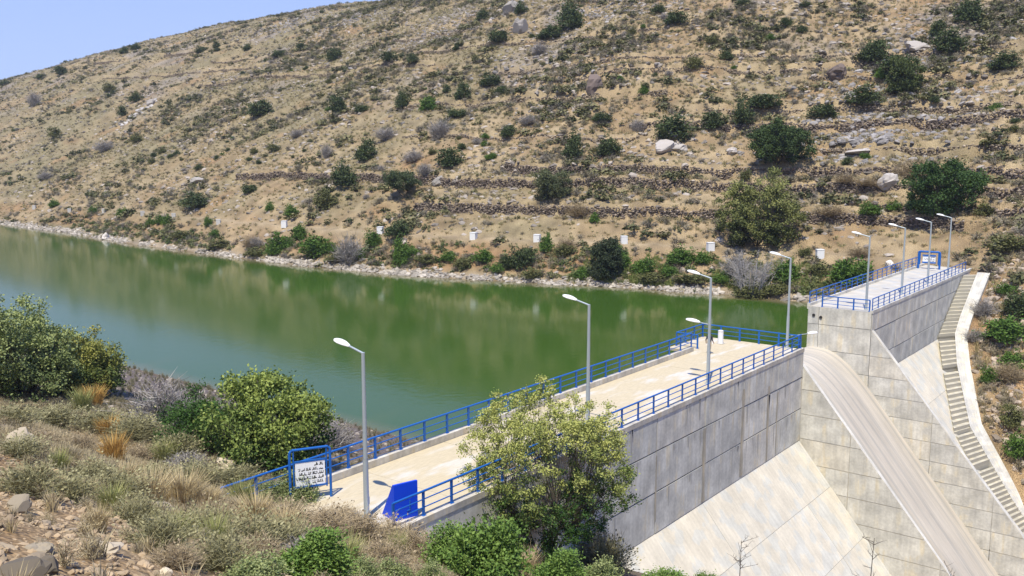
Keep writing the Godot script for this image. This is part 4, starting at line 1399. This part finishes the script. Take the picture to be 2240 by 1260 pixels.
	for i in 7500:  # pale stones at the waterline
		var w := 34.0 + pow(rng.randf(), 1.5) * 300.0
		var patch := na.get_noise_2d(w * 6.0, 40.0)
		var t := rng.randfn() * (0.55 + patch * 0.5) + 0.5
		if t < -0.7 or t > 2.6 or rng.randf() > 0.75 + patch * 1.4: continue
		var s := pow(rng.randf(), 2.4) * 0.9 + 0.16
		var g := rng.randf_range(0.20, 0.50)
		pools[4].append([spot(shore(w) + t, w, Vector3(s * 1.25, s * 0.75, s), 0.2), Color(g, g * 0.91, g * 0.78)])
	for i in 8000:  # scree of the right bank below the dam
		var w := rng.randf_range(-14.0, 25.0)
		var u := along([[-20, 97.0], [11.6, 101.2], [14.6, 102.4], [17, 104.2], [19.3, 106.0], [22.4, 114.2], [23.9, 129.5], [26, 132]], w) + pow(rng.randf(), 1.3) * 30.0
		var s := pow(rng.randf(), 2.6) * 1.0 + 0.15
		var g := rng.randf_range(0.20, 0.52)
		var what := rng.randf()
		if what < 0.6: pools[0].append([spot(u, w, Vector3(s * 1.3, s * 0.8, s), 0.3), Color(g, g * 0.83, g * 0.66)])
		elif what < 0.8: pools[1].append([spot(u, w, Vector3.ONE * (s * 1.2 + 0.35), 0.2, 0.1), Color(0.31, 0.27, 0.18)])
		else: pools[3].append([spot(u, w, Vector3.ONE * (s * 0.6 + 0.35), 0.2, 0.1), Color(0.44, 0.36, 0.19)])
	var a0 := hit(268, 276)
	var a1 := hit(348, 214)
	for i in 90:  # a band of broken pale rock on the left slope
		var p := a0.lerp(a1, rng.randf())
		var s := pow(rng.randf(), 1.8) * 1.6 + 0.5
		var g := rng.randf_range(0.30, 0.52)
		pools[0].append([spot(p.x + rng.randfn() * 1.4, -p.z + rng.randfn() * 1.8, Vector3(s * 1.3, s * 0.8, s), 0.25), Color(g, g * 0.95, g * 0.9)])
	for q in [[1930, 255, 16, 900], [1880, 330, 8, 260], [640, 52, 16, 500], [780, 36, 9, 200], [1320, 12, 16, 500], [2050, 120, 12, 500], [1000, 60, 22, 400], [1160, 150, 24, 300]]:  # scree and outcrops
		var c := hit(q[0], q[1])
		for i in q[3]:
			var s := pow(rng.randf(), 2.4) * 1.3 + 0.25
			var g := rng.randf_range(0.17, 0.37)
			pools[0].append([spot(c.x + rng.randfn() * q[2] * 0.5, -c.z + rng.randfn() * q[2] * 0.6, Vector3(s * 1.3, s * 0.75, s), 0.25), Color(g, g * 0.95, g * 0.92)])
	for i in 1500:  # low scrub above the waterline
		var w := 42.0 + pow(rng.randf(), 1.3) * 190.0
		var u := shore(w) + 1.6 + pow(rng.randf(), 1.3) * (7.5 if w < 110.0 else 4.5)
		if na.get_noise_2d(w * 7.0, 200.0) * 0.8 + rng.randf() * 0.5 < 0.12: continue
		var s := pow(rng.randf(), 1.5) * 1.5 + 0.6
		var pale := rng.randf()
		if pale < 0.55: pools[2].append([spot(u, w, Vector3(s, s * 0.75, s), 0.2, 0.1), Color(0.08, 0.125, 0.035).lerp(Color(0.23, 0.23, 0.10), rng.randf())])
		else: pools[1].append([spot(u, w, Vector3(s, s * 0.8, s), 0.2, 0.1), Color(0.36, 0.30, 0.20).lerp(Color(0.23, 0.21, 0.18), rng.randf())])
	for i in 1800:  # greener growth by the water near the dam
		var w := rng.randf_range(40.0, 80.0)
		var u := shore(w) + 0.8 + pow(rng.randf(), 1.4) * 7.0
		if na.get_noise_2d(w * 9.0, u * 9.0) < -0.15: continue
		var s := rng.randf_range(0.5, 1.1)
		pools[3].append([spot(u, w, Vector3(s, s * 0.8, s), 0.2, 0.1), Color(0.30, 0.31, 0.11).lerp(Color(0.15, 0.21, 0.05), rng.randf())])
	scatter("hill_stones", "loose grey and tan stones strewn over the far hillside", "stones", rock_mesh(41, 0.8), mats.stone, pools[0])
	scatter("dry_scrub", "low dry brown scrub covering the far hillside", "scrub", bushlet, mats.dry, pools[1])
	scatter("green_scrub", "low dull green scrub dotted over the far hillside", "scrub", clump, mats.leaf, pools[2])
	scatter("dry_grass", "straw coloured grass tufts over the far hillside", "grass", tuft, mats.dry, pools[3])
	scatter("shore_stones", "pale stones lining the far waterline", "stones", rock_mesh(42, 0.8), mats.stone, pools[4])


func build_near_bank() -> void:
	# the foreground tree in front of the dam
	var p := hit(1192, 1228)
	var k := dist(p) / 2050.0
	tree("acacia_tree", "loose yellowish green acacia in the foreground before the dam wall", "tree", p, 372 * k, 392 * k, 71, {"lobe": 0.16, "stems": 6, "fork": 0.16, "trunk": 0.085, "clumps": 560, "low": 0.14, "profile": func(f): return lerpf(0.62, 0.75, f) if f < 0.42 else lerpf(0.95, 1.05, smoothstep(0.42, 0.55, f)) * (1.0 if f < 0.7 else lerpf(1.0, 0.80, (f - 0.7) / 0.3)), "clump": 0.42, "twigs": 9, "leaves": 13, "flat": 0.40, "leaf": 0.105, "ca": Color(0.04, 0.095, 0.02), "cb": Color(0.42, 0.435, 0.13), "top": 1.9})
	# trees and big bushes on the bank left of the dam
	var round_ := func(f): return sqrt(maxf(0.0, 1.0 - pow((f - 0.42) / 0.64, 2)))
	var bank := {"stems": 6, "fork": 0.15, "trunk": 0.10, "clumps": 260, "low": 0.04, "profile": round_, "clump": 0.75, "twigs": 8, "leaves": 17, "flat": 0.6, "leaf": 0.17, "ca": Color(0.075, 0.115, 0.032), "cb": Color(0.31, 0.34, 0.10), "top": 0.9}
	var put := func(x: float, y: float, wp: float, hp: float, s: int, label: String, extra: Dictionary):
		var q := hit(x, y)
		var m := dist(q) / 2050.0
		var look := bank.duplicate()
		look.merge(extra, true)
		tree("acacia_tree", label, "tree", q, hp * m, wp * m, s, look)
	put.call(55, 865, 250, 190, 72, "big grey green acacia at the left edge of the picture", {"ca": Color(0.10, 0.14, 0.05), "cb": Color(0.36, 0.41, 0.16), "clumps": 240, "leaf": 0.17})
	put.call(190, 862, 150, 122, 73, "yellowish green acacia right of the big left acacia", {"cb": Color(0.36, 0.35, 0.09), "clumps": 200})
	put.call(600, 1022, 225, 172, 74, "olive green acacia behind the notice sign", {"ca": Color(0.06, 0.11, 0.025), "cb": Color(0.30, 0.36, 0.09), "clumps": 230})
	put.call(455, 985, 180, 110, 75, "dark bright green dense bush left of the acacia by the sign", {"ca": Color(0.025, 0.06, 0.012), "cb": Color(0.07, 0.15, 0.03), "clumps": 150, "top": 0.3, "leaf": 0.11})
	plant(360, 925, 170, 120, "grey", "bare purplish grey bush on the near bank beside the dark green bush")
	plant(350, 905, 110, 60, "dark", "small dark shrub inside the bare grey bush")
	plant(725, 985, 110, 90, "grey", "bare grey twigs at the near waterline right of the sign acacia")
	plant(700, 930, 70, 40, "grey")
	# foreground bushes
	plant(700, 1275, 190, 130, "leafy", "leafy bright green bush at the bottom edge, left of the middle")
	plant(1065, 1290, 200, 190, "leafy", "large bright green bush at the foot of the foreground acacia")
	plant(985, 1250, 150, 110, "leafy", "green bush left of the large bright green bush")
	plant(560, 1300, 160, 100, "fern", "pale green leafy plant at the bottom edge")
	for q in [[870, 1290, 110, 90], [790, 1290, 100, 80], [935, 1290, 90, 80], [690, 1215, 70, 50]]: plant(q[0], q[1], q[2], q[3], "fern")
	plant(1450, 1302, 120, 66, "leafy", "green bush top at the bottom edge before the pale apron, left one")
	plant(1545, 1302, 66, 66, "leafy", "narrow green bush top at the bottom edge before the pale apron")
	for q in [[38.0, 10.8, 5.3, 1], [37.2, 7.6, 4.6, 2], [40.5, 17.5, 3.6, 3]]:
		var r := RandomNumberGenerator.new()
		r.seed = 40 + int(q[3])
		var at := V(q[0], ground(q[0], q[1]), q[1])
		var o := thing("bare_sapling", ["", "taller bare sapling rising before the spillway chute", "bare sapling right of the taller one, before the chute", "bare sapling before the pale apron"][int(q[3])], "sapling", at)
		var b := MB.new()
		var tip := Vector3(r.randfn() * 0.15, q[2], r.randfn() * 0.15)
		b.tube(Vector3(0, -0.2, 0), tip, 0.035, 0.012, 5)
		mi("stem", b, mats.bark, o)
		b = MB.new()
		for kk in 14:
			var st := tip * r.randf_range(0.45, 1.0)
			var e := st + Vector3(r.randfn() * 0.4, r.randf_range(0.15, 0.5), r.randfn() * 0.4)
			b.tube(st, e, 0.014, 0.006, 4)
			for m in 3:
				var s2 := st.lerp(e, r.randf_range(0.4, 1.0))
				b.tube(s2, s2 + Vector3(r.randfn() * 0.12, r.randf_range(0.05, 0.2), r.randfn() * 0.12), 0.007, 0.004, 3)
		mi("twigs", b, mats.bark, o)
	plant(1230, 1300, 140, 110, "leafy")
	plant(1310, 1290, 120, 90, "fern")
	plant(640, 1100, 120, 80, "fern", "grey green weeds around the foot of the notice sign")
	plant(580, 1105, 90, 66, "fern")
	for q in [[250, 1010, 70, 60], [238, 950, 60, 36], [205, 885, 60, 40]]: plant(q[0], q[1], q[2], q[3], "orange")
	for q in [[330, 1110, 110, 80], [400, 1105, 110, 76], [455, 1120, 80, 60], [560, 1150, 100, 70], [620, 1170, 90, 60], [215, 1165, 60, 60], [280, 1070, 80, 60], [1150, 1262, 80, 60]]: plant(q[0], q[1], q[2], q[3], "straw")
	for q in [[130, 1030, 60, 46], [245, 1120, 80, 60], [385, 1190, 90, 70], [470, 1200, 80, 70], [530, 1110, 70, 60], [760, 1240, 90, 66], [360, 1010, 70, 44], [180, 900, 60, 50], [870, 1215, 60, 50]]: plant(q[0], q[1], q[2], q[3], "greengrass")
	for q in [[60, 1080, 150, 90], [150, 1095, 130, 80], [40, 1000, 120, 60], [120, 930, 120, 60], [220, 940, 110, 60], [300, 960, 120, 70], [390, 1000, 110, 70], [430, 1060, 120, 70], [520, 1060, 110, 60], [250, 1090, 140, 80], [350, 1200, 150, 100], [450, 1180, 140, 90], [540, 1200, 150, 100], [620, 1210, 150, 100], [300, 1150, 120, 90], [480, 1250, 160, 110], [30, 930, 110, 60], [200, 1060, 120, 70], [330, 1060, 120, 60], [1330, 1250, 100, 110]]: plant(q[0], q[1], q[2], q[3], "drygreen")
	for q in [[700, 1175, 150, 84], [780, 1190, 150, 90], [850, 1200, 150, 90], [620, 1150, 140, 76], [900, 1215, 120, 80], [740, 1150, 120, 56], [560, 1230, 120, 80], [830, 1240, 140, 80], [300, 1010, 90, 50], [170, 985, 80, 50], [80, 970, 90, 40], [460, 1140, 100, 60], [380, 1240, 120, 70]]: plant(q[0], q[1], q[2], q[3], "brown")
	for q in [[410, 1030, 100, 56], [600, 1090, 90, 50], [660, 1230, 110, 70], [1290, 1230, 120, 120], [1340, 1190, 80, 90]]: plant(q[0], q[1], q[2], q[3], "grey")
	# rocks of the near bank
	for q in [[40, 985, 56, 44, 0.46, "rounded tan boulder on the stony bank at the left"], [500, 1030, 44, 26, 0.60, "white rock in the scrub left of the notice sign"], [40, 1115, 44, 34, 0.32, "grey boulder on the bare soil at the left edge"], [235, 1208, 60, 22, 0.48, "flat tan rock on the bare soil at the bottom left"], [40, 1262, 110, 34, 0.15, "dark brown slab at the bottom left corner"], [108, 1248, 40, 40, 0.15, "dark split rock at the bottom left corner"], [80, 1208, 60, 20, 0.34, "grey flat rock on the bare soil"], [345, 1120, 60, 26, 0.44, "pale ledge in the scrub"], [85, 960, 34, 18, 0.46, "small tan rock right of the rounded tan boulder"], [362, 1256, 26, 14, 0.66, "small white stone at the bottom edge"]]:
		boulder(q[0], q[1], q[2], q[3], Color(q[4], q[4] * 0.86, q[4] * 0.64) * 0.9, q[5], 5)
	# uncountable: pebbles, dry stalks and grass on the near bank
	var pools := [[], [], [], []]
	for i in 34000:
		var u := rng.randf_range(2.0, 30.0)
		var w := rng.randf_range(4.0, 70.0)
		if u > 24 and w > 25 and w < 34: continue
		var bare := smoothstep(-0.1, 0.35, nb.get_noise_2d(u * 3 + 77, w * 3)) + smoothstep(12.0, 5.0, u) * 0.8
		if rng.randf() < 0.5:
			if bare < rng.randf() * 0.8: continue
			var s := pow(rng.randf(), 5.0) * 0.24 + 0.035
			var g := rng.randf_range(0.22, 0.42)
			pools[0].append([spot(u, w, Vector3(s * 1.3, s * 0.8, s), 0.3), Color(g, g * 0.80, g * 0.54)])
		else:
			if u < 9 and rng.randf() < 0.8: continue
			var s := rng.randf_range(0.25, 0.6)
			pools[1 if rng.randf() < 0.5 else 2].append([spot(u, w, Vector3(s, s * 0.8, s), 0.2, 0.1), Color(0.46, 0.38, 0.22).lerp(Color(0.33, 0.29, 0.20), rng.randf())])
	for i in 26000:  # clods and gravel of the bare soil
		var u := rng.randf_range(2.0, 13.0)
		var w := rng.randf_range(6.0, 42.0)
		var s := pow(rng.randf(), 2.5) * 0.13 + 0.025
		var g := rng.randf_range(0.26, 0.46)
		pools[0].append([spot(u, w, Vector3(s * 1.3, s * 0.8, s), 0.3), Color(g, g * 0.76, g * 0.48)])
	for i in 5000:
		var u := rng.randf_range(28.0, 46.0)
		var w := rng.randf_range(34.0, 125.0)
		var s := rng.randf_range(0.25, 0.7)
		if rng.randf() < 0.5: pools[1].append([spot(u, w, Vector3(s, s, s), 0.2, 0.1), Color(0.24, 0.22, 0.13)])
		else: pools[0].append([spot(u, w, Vector3(s, s * 0.5, s) * 0.6, 0.3), Color(0.30, 0.26, 0.21) * rng.randf_range(0.7, 1.3)])
	scatter("soil_stones", "small stones and clods on the near bank", "stones", rock_mesh(43, 0.8), mats.stone, pools[0])
	scatter("dry_stalks", "fine dry stalks over the near bank", "grass", twig_mesh(58, 40, 0.012, Color(0.8, 0.8, 0.8), Color(1, 1, 1), 0.9, 0.3), mats.dry, pools[1])
	scatter("bank_grass", "short dry grass over the near bank", "grass", grass_mesh(59, 40, 0.016, Color(0.8, 0.8, 0.8), Color(1, 1, 1)), mats.dry, pools[2])
